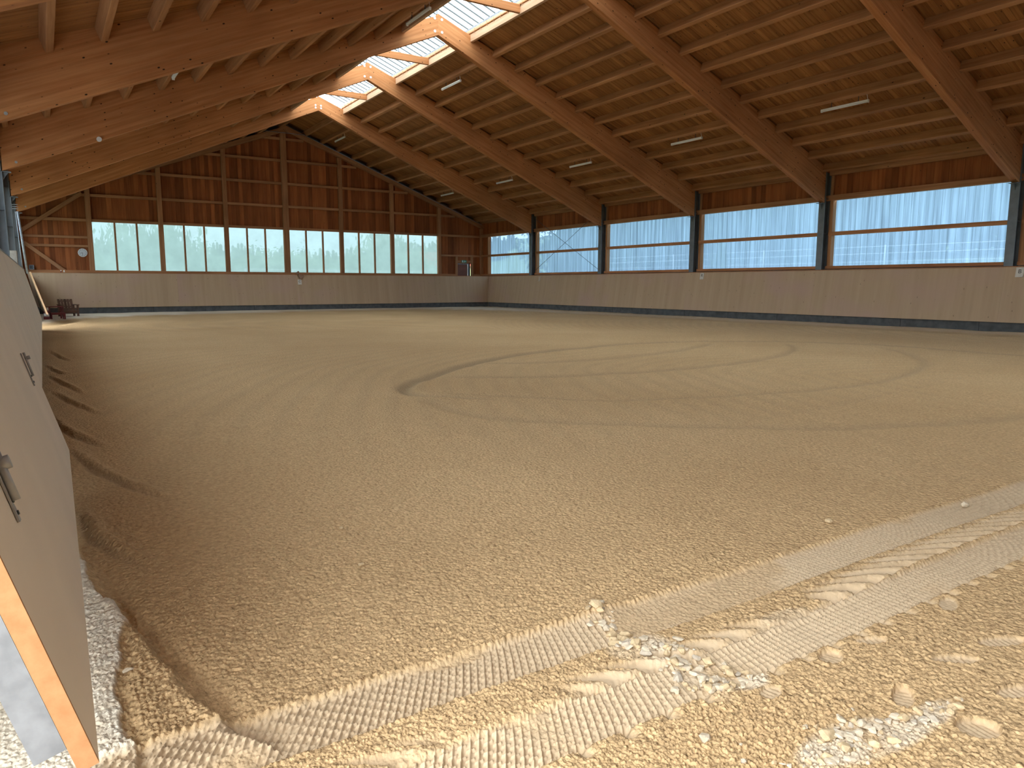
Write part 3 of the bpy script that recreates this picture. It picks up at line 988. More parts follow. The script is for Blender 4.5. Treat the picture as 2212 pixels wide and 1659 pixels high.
def side_wall(s):
    global wn_i
    root = empty('wall_right' if s > 0 else 'wall_left', (s * XW, 19, 0), kind='structure')
    X = s * XW
    for fi in range(0, 8):
        ya, yb = YF[fi + 1], YF[fi]
        ya = max(ya, Y_END)
        if s < 0 and fi == 6:
            ya = 1.75
        if s < 0 and fi == 7:
            yb = -2.2
        L = yb - ya
        # upright cladding above the windows
        n = max(1, int(round(L / 0.226)))
        w = L / n
        for i in range(n):
            y = ya + (i + 0.5) * w
            dx = rng.uniform(0, 0.004)
            zb = 4.36
            if fi == 0 and y > 38.72:
                zb = -0.05
            bar('board', (X + s * (0.015 + dx), y, zb), (X + s * (0.015 + dx), y, 5.45), w, 0.03, M['cladding'], root, (1, 0, 0), 0.007)
        e0, e1 = ya + 0.02, yb - 0.02
        bar('girt', (s * 12.07, e0 + 0.0, 4.335), (s * 12.07, e1, 4.335), 0.16, 0.18, M['timber'], root)
        bar('wall_plate', (s * 12.04, e0 + 0.1, 5.165), (s * 12.04, e1 - 0.1, 5.165), 0.14, 0.145, M['timber'], root)
        w0, w1 = ya + 0.05, (yb - 0.29 if fi else 38.74)
        bar('mid_rail', (s * 12.10, w0, 3.118), (s * 12.10, yb - 0.15, 3.118), 0.14, 0.125, M['sill'], root)
        bar('sill_beam', (s * 12.07, w0, 1.955), (s * 12.07, yb - 0.15, 1.955), 0.20, 0.10, M['sill'], root)
        for z0_, z1_ in ((2.0, 3.06), (3.18, 4.25)):
            box('jamb', (min(s * 12.02, s * 12.22), w1, z0_), (max(s * 12.02, s * 12.22), w1 + 0.11, z1_), M['purlin'], root)
        bar('stud', (s * 12.12, yb - 0.16, 1.95), (s * 12.12, yb - 0.16, 5.1), 0.06, 0.10, M['timber'], root, (0, 1, 0)) if fi else None
        wn_i += 1
        win = empty('window_%d' % wn_i, (s * 12.22, (w0 + w1) / 2, 2.0), kind='structure')
        ribbed_pane('pane', s * 12.21, w0, w1, 3.12, 4.27, win, s)
        ribbed_pane('pane', s * 12.21, w0, w1, 1.98, 3.12, win, s)
    # low masonry behind the kick boards (the left one stops at the entrance)
    for b0, b1 in (((Y_END, YG + 0.1),) if s > 0 else ((1.75, 26.4), (29.4, YG + 0.1))):
        box('wall_base', (min(s * 12.16, s * 12.32), b0, -0.1), (max(s * 12.16, s * 12.32), b1, 1.93), M['block'], root)
    bar('eaves_board', (s * 12.5, Y_END, 5.2), (s * 12.5, YG + 0.3, 5.2), 0.03, 0.5, M['cladding'], root)
    return root


side_wall(1)
side_wall(-1)
# over the tractor entrance on the left, and the half-height near end
wl_ = bpy.data.objects['wall_left']
bar('girt', (-12.07, -2.2, 4.335), (-12.07, 1.75, 4.335), 0.16, 0.18, M['timber'], wl_)
box('wall_base', (-12.32, Y_END, -0.1), (-12.16, -2.2, 4.4), M['block'], wl_)
for i in range(18):
    bar('board', (-12.175, 1.75 - (i + 0.5) * 0.225, 4.36), (-12.175, 1.75 - (i + 0.5) * 0.225, 5.45), 0.225, 0.03, M['cladding'], wl_, (1, 0, 0), 0.007)
wnear = empty('wall_near', (0, Y_END, 0), kind='structure')
for i in range(20):
    xa = -12.2 + i * 1.22
    box('panel', (xa, Y_END - 0.1, -0.1), (xa + 1.219, Y_END, 10.2), M['board'], wnear)

# wind bracing in the second right bay
for za, zb, lab in ((4.98, 2.05, 'thin steel bracing rod falling to the right across the second right window'),
                    (2.10, 4.98, 'thin steel bracing rod rising to the right across the second right window')):
    t = cyl('bracing_rod', (11.97, 33.66, za), (11.97, 28.0, zb), 0.010, M['rod'], None, 8)
    tag(t, lab, 'rod', 'crossed bracing rods')


# ------------------------------------------------------------------ kick boards
def lean_panel(name, p_bot0, p_bot1, p_top0, p_top1, th, mat, parent):
    """Flat leaning panel; local X along it, local Z up the lean."""
    a, b_, c_, d_ = map(Vector, (p_bot0, p_bot1, p_top1, p_top0))
    x = (b_ - a).normalized()
    upv = (d_ - a)
    z = (upv - x * upv.dot(x)).normalized()
    y = z.cross(x)
    mm = Matrix((x, y, z)).transposed().to_4x4()
    mm.translation = (a + b_ + c_ + d_) / 4
    inv = mm.inverted()
    fr_ = [inv @ q for q in (a, b_, c_, d_)]
    bk = [q + Vector((0, th, 0)) for q in fr_]
    me = pydata(name, fr_ + bk, [(0, 1, 2, 3), (7, 6, 5, 4), (0, 4, 5, 1), (1, 5, 6, 2), (2, 6, 7, 3), (3, 7, 4, 0)])
    bm = bmesh.new()
    bm.from_mesh(me)
    bmesh.ops.recalc_face_normals(bm, faces=bm.faces)
    bm.to_mesh(me)
    bm.free()
    return link(name, me, mat, parent, mm)


ZB, ZT = 0.309, 1.851
kb = empty('kick_board', (11.55, 17, 0), 'long pale leaning kick board along the right wall under the ribbed windows', 'kick board')
ys = [YF[k] for k in range(0, 9)]
ys[0] = 37.894
for i in range(8):
    yb0, yb1 = ys[i], max(ys[i + 1], Y_END)
    ext = 0.25 if i == 0 else 0
    lean_panel('panel', (11.444, yb0, ZB), (11.444, yb1 + 0.002, ZB), (11.695, yb0 + ext, ZT), (11.695, yb1 + 0.002, ZT), 0.035, M['board'], kb)
bar('top_rail', (11.93, Y_END, ZT + 0.011), (11.93, 38.15, ZT + 0.011), 0.50, 0.022, M['sill'], kb)
y = 37.9
j = 0
while y > Y_END:
    L = 2.3
    x0 = 11.50 + (0.004 if j % 2 else 0)
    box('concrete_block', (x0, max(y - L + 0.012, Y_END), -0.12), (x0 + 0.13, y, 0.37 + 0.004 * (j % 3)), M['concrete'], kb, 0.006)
    y -= L
    j += 1

kb = empty('kick_board', (0, 38.0, 0), 'pale leaning kick board across the far end below the clear windows', 'kick board')
for i in range(4):
    xa, xb = -11.444 + i * 5.722, -11.444 + (i + 1) * 5.722 - 0.002
    e0 = -0.25 if i == 0 else 0
    e1 = 0.25 if i == 3 else 0
    lean_panel('panel', (xa, 37.894, ZB), (xb, 37.894, ZB), (xa + e0, 38.144, ZT), (xb + e1, 38.144, ZT), 0.035, M['board'], kb)
bar('top_rail', (-11.7, 38.30, ZT + 0.011), (11.7, 38.30, ZT + 0.011), 0.36, 0.022, M['sill'], kb)
for i in range(10):
    xa = -11.44 + i * 2.3
    yy = 37.95 + (0.004 if i % 2 else 0)
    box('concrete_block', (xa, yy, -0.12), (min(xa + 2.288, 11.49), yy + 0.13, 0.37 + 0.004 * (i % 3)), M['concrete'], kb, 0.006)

kb = empty('kick_board', (-11.4, 15, 0), 'long pale kick board along the left wall behind the open gate leaf', 'kick board')
cuts = [5.6, 10.2, 15.3, 20.4, 25.6]
for a, b_ in zip(cuts[:-1], cuts[1:]):
    lean_panel('panel', (-11.262, a, ZB), (-11.262, b_ - 0.002, ZB), (-11.262 - 0.335, a, 1.765), (-11.262 - 0.335, b_ - 0.002, 1.765), 0.035, M['gate_board'], kb)
bar('top_rail', (-11.80, 5.6, 1.776), (-11.80, 25.6, 1.776), 0.42, 0.02, M['galv'], kb)
for i in range(9):
    ya = 5.6 + i * 2.3
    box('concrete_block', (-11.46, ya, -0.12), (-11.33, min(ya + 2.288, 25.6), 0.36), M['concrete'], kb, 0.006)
kb = empty('kick_board', (-11.4, 33, 0), 'short pale kick board in the far left corner beyond the side opening', 'kick board')
lean_panel('panel', (-11.10, 29.9, ZB), (-11.30, 37.9, ZB), (-11.50, 29.9, 1.765), (-11.56, 38.14, 1.765), 0.03, M['board'], kb)
bar('edge_strip', (-11.09, 29.86, ZB), (-11.49, 29.86, 1.77), 0.022, 0.03, M['curb'], kb, (1, 0, 0.3))
box('concrete_block', (-11.46, 30.0, -0.12), (-11.36, 37.9, 0.36), M['concrete'], kb, 0.006)

# open gate leaf in the left foreground
gate = empty('gate_leaf', (-11.16, 1.7, 0.31), 'open pale gate leaf in the left foreground with orange cut edge', 'gate')


def gp(y, z, out=0.0):
    """A point on the arena face of the gate leaf."""
    return Vector((-11.160 + 0.0112 * (y - 1.7) - 0.28 * (z - 0.309) + out * 0.963, y, z + out * 0.27))


lean_panel('panel', gp(1.712, 0.309), gp(5.235, 0.309), gp(1.712, 1.80), gp(5.235, 1.80), 0.040, M['gate_board'], gate)
lean_panel('cut_edge', gp(1.70, 0.309), gp(1.712, 0.309), gp(1.70, 1.80), gp(1.712, 1.80), 0.040, M['edge'], gate)
lean_panel('steel_frame', gp(1.70, 0.372, -0.0405), gp(1.80, 0.372, -0.0405), gp(1.70, 1.80, -0.0405), gp(1.80, 1.80, -0.0405), 0.062, M['galv'], gate)
lean_panel('steel_frame', gp(1.80, 0.372, -0.0405), gp(5.2, 0.372, -0.0405), gp(1.80, 0.43, -0.0405), gp(5.2, 0.43, -0.0405), 0.062, M['galv'], gate)
for i, (yb_, zb_, zt_) in enumerate(((4.60, 0.80, 0.975), (2.10, 0.76, 0.93))):
    upg = (gp(0, 1) - gp(0, 0)).normalized()
    nrm = Vector((0.963, 0, 0.27))
    a, b_ = gp(yb_, zb_, 0.004), gp(yb_ + 0.02, zt_, 0.004)
    pl = bar('latch_plate', a, b_, 0.022 if i == 0 else 0.032, 0.006, M['zinc'], gate, tuple(nrm), 0.001)
    c0, c1 = gp(yb_ + 0.005, zb_ + 0.05, 0.016), gp(yb_ + 0.02, zt_, 0.016)
    cyl('bolt_rod', c0, c1, 0.006 if i == 0 else 0.010, M['zinc'], pl, 10)
    kn = gp(yb_ + 0.02, zt_ - 0.03, 0.01)
    cyl('bolt_collar', kn, kn + nrm * 0.026, 0.010 if i == 0 else 0.017, M['zinc'], pl, 10)
    for t in (0.12, 0.3):
        q = a.lerp(b_, t) + nrm * 0.003
        cyl('screw', q, q + nrm * 0.004, 0.006, M['rod'], pl, 6)

# far left: opening, masonry stub, down pipes
t = box('masonry_pier', (-11.99, 24.9, -0.05), (-11.72, 25.55, 2.28), M['block'])
tag(t, 'pale masonry pier beside the second left steel column', 'pier')
pipe = empty('down_pipe', (-11.7, 30.0, 0), 'grey down pipe leaning against the left wall above the boards', 'pipe')
cyl('pipe', (-11.70, 30.0, 3.78), (-11.575, 30.0, 1.70), 0.034, M['galv'], pipe, 12)
cyl('pipe', (-11.76, 30.1, 3.78), (-11.70, 30.1, 1.75), 0.014, M['galv'], pipe, 10)
for z in (3.86, 3.93, 4.0):
    bar('bracket', (-11.98, 30.0, z), (-11.68, 30.0, z), 0.03, 0.02, M['galv'], pipe)
t = empty('socket_box', (-11.52, YG - 0.16, 2.11), 'small grey electric box on the far wall in the left corner', 'box')
box('housing', (-11.62, YG - 0.22, 2.01), (-11.43, YG - 0.10, 2.21), M['galv'], t)
box('window', (-11.60, YG - 0.225, 2.05), (-11.47, YG - 0.219, 2.10), M['ink'], t)
box('window', (-11.60, YG - 0.225, 2.13), (-11.47, YG - 0.219, 2.18), M['ink'], t)

# ------------------------------------------------------------------ letter cards


def text_mesh(s, size):
    cu = bpy.data.curves.new('txt', 'FONT')
    cu.body = s
    cu.size = size
    cu.align_x = 'CENTER'
    cu.align_y = 'CENTER'
    cu.extrude = 0.001
    ob = bpy.data.objects.new('txt', cu)
    me = bpy.data.meshes.new_from_object(ob)
    bpy.data.objects.remove(ob)
    return me


def letter_card(letter, ctr, xdir, nrm, w, hgt, lab, mat):
    x = Vector(xdir).normalized()
    n = Vector(nrm).normalized()
    up_ = n.cross(x)
    root = empty('letter_card', ctr, lab, 'sign')
    mm = Matrix((x, up_, n)).transposed().to_4x4()
    mm.translation = Vector(ctr)
    v = [(-w / 2, -hgt / 2, 0), (w / 2, -hgt / 2, 0), (w / 2, hgt / 2, 0), (-w / 2, hgt / 2, 0)]
    v += [(a, b_, 0.006) for a, b_, _ in v]
    me = pydata('card', v, [(3, 2, 1, 0), (4, 5, 6, 7), (0, 1, 5, 4), (1, 2, 6, 5), (2, 3, 7, 6), (3, 0, 4, 7)])
    link('card', me, mat, root, mm)
    if letter:
        m2 = mm @ Matrix.Translation((0, 0.02, 0.0075))
        link('letter', text_mesh(letter, 0.16), M['ink'], root, m2)
    return root


def right_face(y, z, off=0.008):
    return (11.444 + 0.1628 * (z - ZB) - off, y, z + off * 0.16)


letter_card('B', right_face(9.45, 1.70), (0, -1, 0), (-1, 0, 0.163), 0.20, 0.27, 'white card with the letter B at the right edge of the right kick board', M['paper'])
letter_card('R', right_face(21.06, 1.705), (0, -1, 0), (-1, 0, 0.163), 0.20, 0.27, 'white card with the letter R below the third right column', M['paper'])
letter_card('', right_face(32.71, 1.66), (0, -1, 0), (-1, 0, 0.163), 0.18, 0.25, 'washed out blank card on the right kick board nearest the far corner', M['faded'])
letter_card('C', (0.14, 38.075, 1.475), (1, 0, 0), (0, -1, 0.163), 0.20, 0.26, 'white card with the letter C in the middle of the far kick board', M['paper'])


def heart(ctr, size, tilt, lab):
    pts = []
    for i in range(28):
        t = 2 * math.pi * i / 28
        px = 16 * math.sin(t) ** 3 / 17
        pz = (13 * math.cos(t) - 5 * math.cos(2 * t) - 2 * math.cos(3 * t) - math.cos(4 * t)) / 17
        c_, s_ = math.cos(tilt), math.sin(tilt)
        pts.append((ctr[0] + size * (px * c_ - pz * s_), ctr[1], ctr[2] + size * (px * s_ + pz * c_)))
    o = prism('wooden_heart', pts, (0, -1, 0), 0.035, M['heart'])
    return tag(o, lab, 'ornament')


heart((0.20, 38.045, 1.765), 0.15, -0.25, 'larger weathered wooden heart hanging just above the letter C card')
heart((0.05, 38.085, 1.945), 0.105, 0.55, 'smaller weathered wooden heart on the far ledge above the larger heart')

# figurines on the ledge in the far left corner
for i, (x, c) in enumerate(((-10.43, M['redpaint']), (-10.31, M['paper']))):
    t = empty('figurine', (x, 38.25, ZT + 0.022), ('small dark red figurine on the far ledge left of the pale one', 'small pale figurine on the far ledge near the left corner')[i], 'figurine')
    z = ZT + 0.022
    cyl('body', (x, 38.25, z), (x, 38.25, z + 0.055), 0.035, c, t, 10, 0.024)
    bmh = bmesh.new()
    bmesh.ops.create_uvsphere(bmh, u_segments=10, v_segments=7, radius=0.026)
    mh = bpy.data.meshes.new('head')
    bmh.to_mesh(mh)
    bmh.free()
    link('head', mh, M['paper'], t, Matrix.Translation((x, 38.25, z + 0.072)), True)

# exit sign over the door
ex = empty('exit_sign', (10.83, YG - 0.10, 2.77), 'green and white emergency exit sign above the brown door', 'sign')
box('panel', (10.66, YG - 0.115, 2.69), (11.00, YG - 0.10, 2.85), M['green'], ex)
box('white_door', (10.70, YG - 0.119, 2.71), (10.76, YG - 0.115, 2.83), M['white'], ex)
prism('arrow', [(10.92, YG - 0.117, 2.80), (10.98, YG - 0.117, 2.77), (10.92, YG - 0.117, 2.74)], (0, -1, 0), 0.002, M['white'], ex)
man = [(10.84, 2.79), (10.87, 2.80), (10.90, 2.77), (10.88, 2.765), (10.865, 2.775), (10.862, 2.755), (10.885, 2.735), (10.875, 2.71), (10.862, 2.712), (10.868, 2.733), (10.845, 2.745), (10.83, 2.715), (10.80, 2.712), (10.80, 2.725), (10.82, 2.728), (10.838, 2.765), (10.815, 2.762)]
prism('running_man', [(a, YG - 0.117, b_) for a, b_ in man], (0, -1, 0), 0.002, M['white'], ex)
cyl('man_head', (10.865, YG - 0.115, 2.822), (10.865, YG - 0.119, 2.822), 0.014, M['white'], ex, 10)

# wall clock
ck = empty('wall_clock', (-9.48, YG - 0.02, 2.81), 'round white wall clock on the far left cladding beside the windows', 'clock')
cyl('case', (-9.48, YG, 2.81), (-9.48, YG - 0.045, 2.81), 0.195, M['white'], ck, 28)
cyl('dial', (-9.48, YG - 0.045, 2.81), (-9.48, YG - 0.049, 2.81), 0.168, M['dial'], ck, 28)
bar('hour_hand', (-9.48, YG - 0.052, 2.81), (-9.575, YG - 0.052, 2.785), 0.004, 0.016, M['rod'], ck)
bar('minute_hand', (-9.48, YG - 0.056, 2.81), (-9.485, YG - 0.056, 2.675), 0.004, 0.012, M['rod'], ck, (1, 0, 0))
for i in range(12):
    a = 2 * math.pi * i / 12
    cx_, cz_ = -9.48 + 0.145 * math.sin(a), 2.81 + 0.145 * math.cos(a)
    box('hour_mark', (cx_ - 0.008, YG - 0.051, cz_ - 0.014), (cx_ + 0.008, YG - 0.049, cz_ + 0.014), M['rod'], ck, 0.001)


# ------------------------------------------------------------------ tube lamps under the purlins
def tube_lamp(x, y, lab, group):
    s = 1 if x > 0 else -1
    pz = pur_z[s] - 0.381 * abs(x)
    z = pz - 0.20
    root = empty('tube_lamp', (x, y, z), lab, 'lamp', group)
    bar('housing', (x, y - 0.72, z + 0.03), (x, y + 0.72, z + 0.03), 0.075, 0.05, M['lamp'], root, (0, 0, 1), 0.008)
    cyl('tube', (x, y - 0.68, z - 0.006), (x, y + 0.68, z - 0.006), 0.016, M['white'], root, 10)
    for e in (-0.71, 0.71):
        box('end_cap', (x - 0.03, y + e - 0.015, z - 0.026), (x + 0.03, y + e + 0.015, z + 0.01), M['lamp'], root)
    for e in (-0.42, 0.40):
        bar('hook', (x, y + e, z + 0.055), (x, y + e, pz + 0.01), 0.014, 0.02, M['hook'], root, (1, 0, 0), 0.002)
    cyl('cable', (x, y - 0.70, z + 0.055), (x, y - 0.66, pz + 0.01), 0.006, M['white'], root, 6)


for k, nm in ((1, 'farthest'), (2, 'second farthest'), (3, 'third farthest'), (4, 'fourth farthest'), (5, 'nearest')):
    tube_lamp(8.206, YF[k - 1] - 3.0, nm + ' unlit tube lamp in the lower row on the right roof slope', 'tube lamps in the lower right row')
for k, nm in ((1, 'farthest'), (3, 'middle'), (5, 'nearest')):
    tube_lamp(2.10, YF[k - 1] - 3.0, nm + ' unlit tube lamp in the upper row beside the skylight', 'tube lamps in the upper right row')
tube_lamp(-2.10, YF[3] - 3.0, 'unlit tube lamp high on the left roof slope close to the skylight', 'tube lamps on the left slope')
tube_lamp(-8.206, YF[3] - 3.0, 'unlit tube lamp low on the left slope showing only its end below a beam', 'tube lamps on the left slope')


# ------------------------------------------------------------------ seats in the far left corner
def arm_chair(loc, rz, lab):
    root = empty('garden_armchair', loc, lab, 'chair')
    mw = Matrix.Translation(loc) @ Matrix.Rotation(rz, 4, 'Z')

    def b(name, p0, p1, w, d, upv=(0, 0, 1), parent=root):
        return bar(name, mw @ Vector(p0), mw @ Vector(p1), w, d, M['oldwood'], parent, tuple(mw.to_3x3() @ Vector(upv)), 0.004)
    for sx in (-0.27, 0.27):
        b('leg', (sx, -0.28, 0), (sx, -0.28, 0.46), 0.06, 0.07, (1, 0, 0))
        b('leg', (sx, 0.22, 0), (sx, 0.26, 0.46), 0.06, 0.07, (1, 0, 0))
        b('armrest', (sx, -0.36, 0.475), (sx, 0.32, 0.475), 0.10, 0.03)
        b('side_rail', (sx, -0.28, 0.20), (sx, 0.24, 0.16), 0.04, 0.08)
    for i in range(5):
        yq = -0.28 + i * 0.11
        b('seat_slat', (-0.26, yq, 0.25 - 0.03 * i), (0.26, yq, 0.25 - 0.03 * i), 0.09, 0.022)
    b('front_rail', (-0.26, -0.30, 0.19), (0.26, -0.30, 0.19), 0.025, 0.09)
    b('front_rail', (-0.26, -0.30, 0.32), (0.26, -0.30, 0.32), 0.025, 0.05)
    for i in range(5):
        xq = -0.22 + i * 0.11
        b('back_slat', (xq, 0.18, 0.14), (xq * 1.03, 0.38, 0.70), 0.09, 0.02, (0, -1, 0.3))
    b('back_rail', (-0.26, 0.28, 0.40), (0.26, 0.28, 0.40), 0.03, 0.05)
    b('back_rail', (-0.26, 0.38, 0.62), (0.26, 0.38, 0.62), 0.03, 0.05)


zc = ground_z(-10.36, 34.75) - 0.01
arm_chair((-10.36, 34.75, zc), 0.25, 'brown slatted wooden armchair in the far left corner right of the red steps')


def step_stool(loc, rz, lab):
    root = empty('mounting_step', loc, lab, 'step stool')
    mw = Matrix.Translation(loc) @ Matrix.Rotation(rz, 4, 'Z')

    def b(name, p0, p1, w, d, upv=(0, 0, 1)):
        return bar(name, mw @ Vector(p0), mw @ Vector(p1), w, d, M['redpaint'], root, tuple(mw.to_3x3() @ Vector(upv)), 0.004)
    b('tread', (-0.24, -0.22, 0.24), (0.24, -0.22, 0.24), 0.26, 0.03)
    b('tread', (-0.24, 0.10, 0.47), (0.24, 0.10, 0.47), 0.34, 0.03)
    for sx in (-0.22, 0.22):
        b('leg', (sx, -0.33, 0), (sx, -0.33, 0.23), 0.04, 0.05, (1, 0, 0))
        b('leg', (sx, -0.08, 0), (sx, -0.08, 0.455), 0.04, 0.04, (1, 0, 0))
        b('leg', (sx, 0.24, 0), (sx, 0.24, 0.455), 0.04, 0.05, (1, 0, 0))
        b('side_rail', (sx, -0.33, 0.20), (sx, 0.24, 0.20), 0.03, 0.05)
    b('front_rail', (-0.22, -0.34, 0.20), (0.22, -0.34, 0.20), 0.02, 0.05)


zc = ground_z(-10.82, 32.7) - 0.01
step_stool((-10.82, 32.7, zc), 0.2, 'dark red two step mounting stool in the far left corner')
zc = ground_z(-11.05, 32.0)
br = empty('jump_pole_block', (-11.12, 32.0, zc), 'white and red striped block at the end of the left boards', 'block')
for i in range(4):
    cyl('band', (-11.13, 32.0, zc + 0.11 * i), (-11.13, 32.0, zc + 0.11 * (i + 1)), 0.10 - 0.008 * i, M['white'] if i % 2 else M['redpaint'], br, 16, 0.10 - 0.008 * (i + 1))

# ------------------------------------------------------------------ stones
def stone_mesh(seed, flat=0.5, ang=1.0):
    rs = random.Random(seed)
    bm = bmesh.new()
    pts = []
    for _ in range(22):
        a, b_ = rs.uniform(0, 2 * math.pi), rs.uniform(-1, 1)
        q = math.sqrt(1 - b_ * b_)
        k = rs.uniform(0.8, 1.1)
        pts.append((k * q * math.cos(a), 0.72 * k * q * math.sin(a), flat * k * b_))
    for p in pts:
        bm.verts.new(p)
    bmesh.ops.convex_hull(bm, input=bm.verts)
    loose = [v for v in bm.verts if not v.link_faces]
    bmesh.ops.delete(bm, geom=loose, context='VERTS')
    bmesh.ops.recalc_face_normals(bm, faces=bm.faces)
    me = bpy.data.meshes.new('stone')
    bm.to_mesh(me)
    bm.free()
    return me


def stone_mat(name, c):
    mt, nt, b, out = nodes_of(name)
    g = N(nt, 'ShaderNodeTexNoise', Scale=2.2, Detail=5.0)
    nt.links.new(coords(nt), g.inputs['Vector'])
    col = ramp(nt, g.outputs['Fac'], 0.3, 0.7, tuple(x * 0.82 for x in c) + (1,), tuple(min(1, x * 1.12) for x in c) + (1,))
    nt.links.new(col, b.inputs['Base Color'])
    b.inputs['Roughness'].default_value = 0.9
    b.inputs['Specular IOR Level'].default_value = 0.1
    return mt


SM = [stone_mat('pale_limestone', (0.65, 0.55, 0.41)), stone_mat('tan_limestone', (0.60, 0.46, 0.28)), stone_mat('grey_limestone', (0.55, 0.475, 0.375))]
stone_lib = []
for i in range(12):
    me = stone_mesh(i, (0.30, 0.45, 0.62)[i % 3])
    me.materials.append(SM[(0, 0, 1, 0, 2, 1)[i % 6]])
    stone_lib.append(me)
big_lib = {c: [] for c in range(3)}
for i in range(9):
    me = stone_mesh(100 + i, 0.48)
    me.materials.append(SM[i % 3])
    big_lib[i % 3].append(me)


stone_queue = []


def put_stone(*args):
    stone_queue.append(args)


def flush_stones():
    """Set every queued stone on the highest sand under it (one height query for all)."""
    px, py = [], []
    for me, x, y, size, *_ in stone_queue:
        for ddx, ddy in ((0, 0), (0.4, 0), (-0.4, 0), (0, 0.3)):
            px.append(x + ddx * size)
            py.append(y + ddy * size)
    hh = sand_height(np.array(px), np.array(py), np.full(len(px), 0.004))[0].reshape(-1, 4).max(1)
    for (me, x, y, size, rz, tilt, lab, *grp), z in zip(stone_queue, hh):
        o = bpy.data.objects.new('stone', me)
        COL.objects.link(o)
        o.matrix_basis = Matrix.Translation((x, y, float(z) + size * 0.24)) @ Matrix.Rotation(rz, 4, 'Z') @ Matrix.Rotation(tilt, 4, 'X') @ Matrix.Scale(size, 4)
        tag(o, lab, 'stone', grp[0] if grp else None)


singles = [(0, -9.64, 1.352, 0.026, 0.4, 0.1, 'single white angular stone lying alone in the sand at the bottom centre'),
           (0, -6.48, 2.13, 0.036, 0.2, 0.0, 'pale flat stone beside the upper wheel track at the far right'),
           (1, -7.51, 2.37, 0.030, 0.3, 0.1, 'tan stone half sunk above the upper wheel track on the right'),
           (0, -9.50, 1.605, 0.022, 1.2, 0.3, 'white broken stone standing on the lower wheel track grid'),
           (2, -9.445, 1.915, 0.024, 0.1, 0.1, 'squarish grey stone at the left edge of the rubble between the tracks'),
           (1, -9.35, 2.205, 0.040, 0.5, 0.35, 'large tan slab at the top of the rubble pile on the upper track'),
           (0, -9.30, 2.23, 0.018, 0.9, 0.1, 'small white stone on top of the tan slab of the rubble pile'),
           (1, -9.32, 1.165, 0.036, 0.2, 0.2, 'biggest tan stone of the rubble at the bottom edge'),
           (2, -9.28, 1.155, 0.022, 1.4, 0.4, 'pale upright chip leaning on the biggest stone at the bottom edge'),
           (1, -9.33, 1.10, 0.026, 0.7, 0.1, 'ochre stone below the biggest stone at the bottom edge'),
           (0, -9.18, 1.145, 0.024, 0.4, 0.2, 'white stone right of the biggest stone at the bottom edge'),
           (0, -11.035, 2.655, 0.022, 0.3, 0.1, 'pale lump on the crust edge beside the open gate leaf'),
           (2, -11.065, 3.24, 0.028, 0.8, 0.1, 'grey lump on the pale strip near the gate leaf'),
           (1, -9.38, 1.73, 0.030, 0.9, 0.3, 'tan pointed stone in the middle of the rubble beside a smooth print'),
           (2, -9.435, 1.66, 0.026, 0.3, 0.2, 'grey tan stone below the middle of the rubble'),
           (0, -9.37, 1.525, 0.034, 0.6, 0.3, 'largest white slab in the lower rubble heap by the near track'),
           (1, -10.01, 3.15, 0.020, 0.5, 0.0, 'lone tan pebble on the smooth sand left of centre'),
           (1, -9.90, 3.73, 0.020, 0.2, 0.0, 'lone tan pebble on the smooth sand farther up left of centre')]
for i, (c, x, y, sz, rz, tl, lab) in enumerate(singles):
    put_stone(big_lib[c][i % 3], x, y, sz, rz, tl, lab)
path = curve([(-9.35, 2.22), (-9.40, 2.05), (-9.44, 1.94), (-9.38, 1.87), (-9.30, 1.80), (-9.40, 1.72), (-9.27, 1.70), (-9.28, 1.60), (-9.42, 1.58), (-9.34, 1.53), (-9.24, 1.55)], 10)
rs = random.Random(5)
for i in range(190):
    p = path[rs.randrange(len(path))]
    sz = rs.choice((0.009, 0.011, 0.013, 0.016, 0.020, 0.026))
    put_stone(stone_lib[rs.randrange(12)], p[0] + rs.gauss(0, 0.032), p[1] + rs.gauss(0, 0.028), sz, rs.uniform(0, 6.3), rs.uniform(-0.5, 0.5),
              'pale stone chip in the rubble trail across the wheel tracks', 'stone chips in the rubble trail')
for i in range(110):
    x = -9.28 + rs.gauss(0, 0.13)
    y = 1.12 + rs.gauss(0, 0.05) - 0.25 * (x + 9.28) * 0.4
    if rs.random() < 0.3:
        x, y = -8.98 + rs.gauss(0, 0.14), 1.06 + rs.gauss(0, 0.025)
    sz = rs.choice((0.008, 0.010, 0.013, 0.016, 0.021))
    put_stone(stone_lib[rs.randrange(12)], x, y, sz, rs.uniform(0, 6.3), rs.uniform(-0.5, 0.5),
              'pale stone chip in the rubble at the bottom edge of the picture', 'stone chips at the bottom edge')

flush_stones()

# ------------------------------------------------------------------ outside


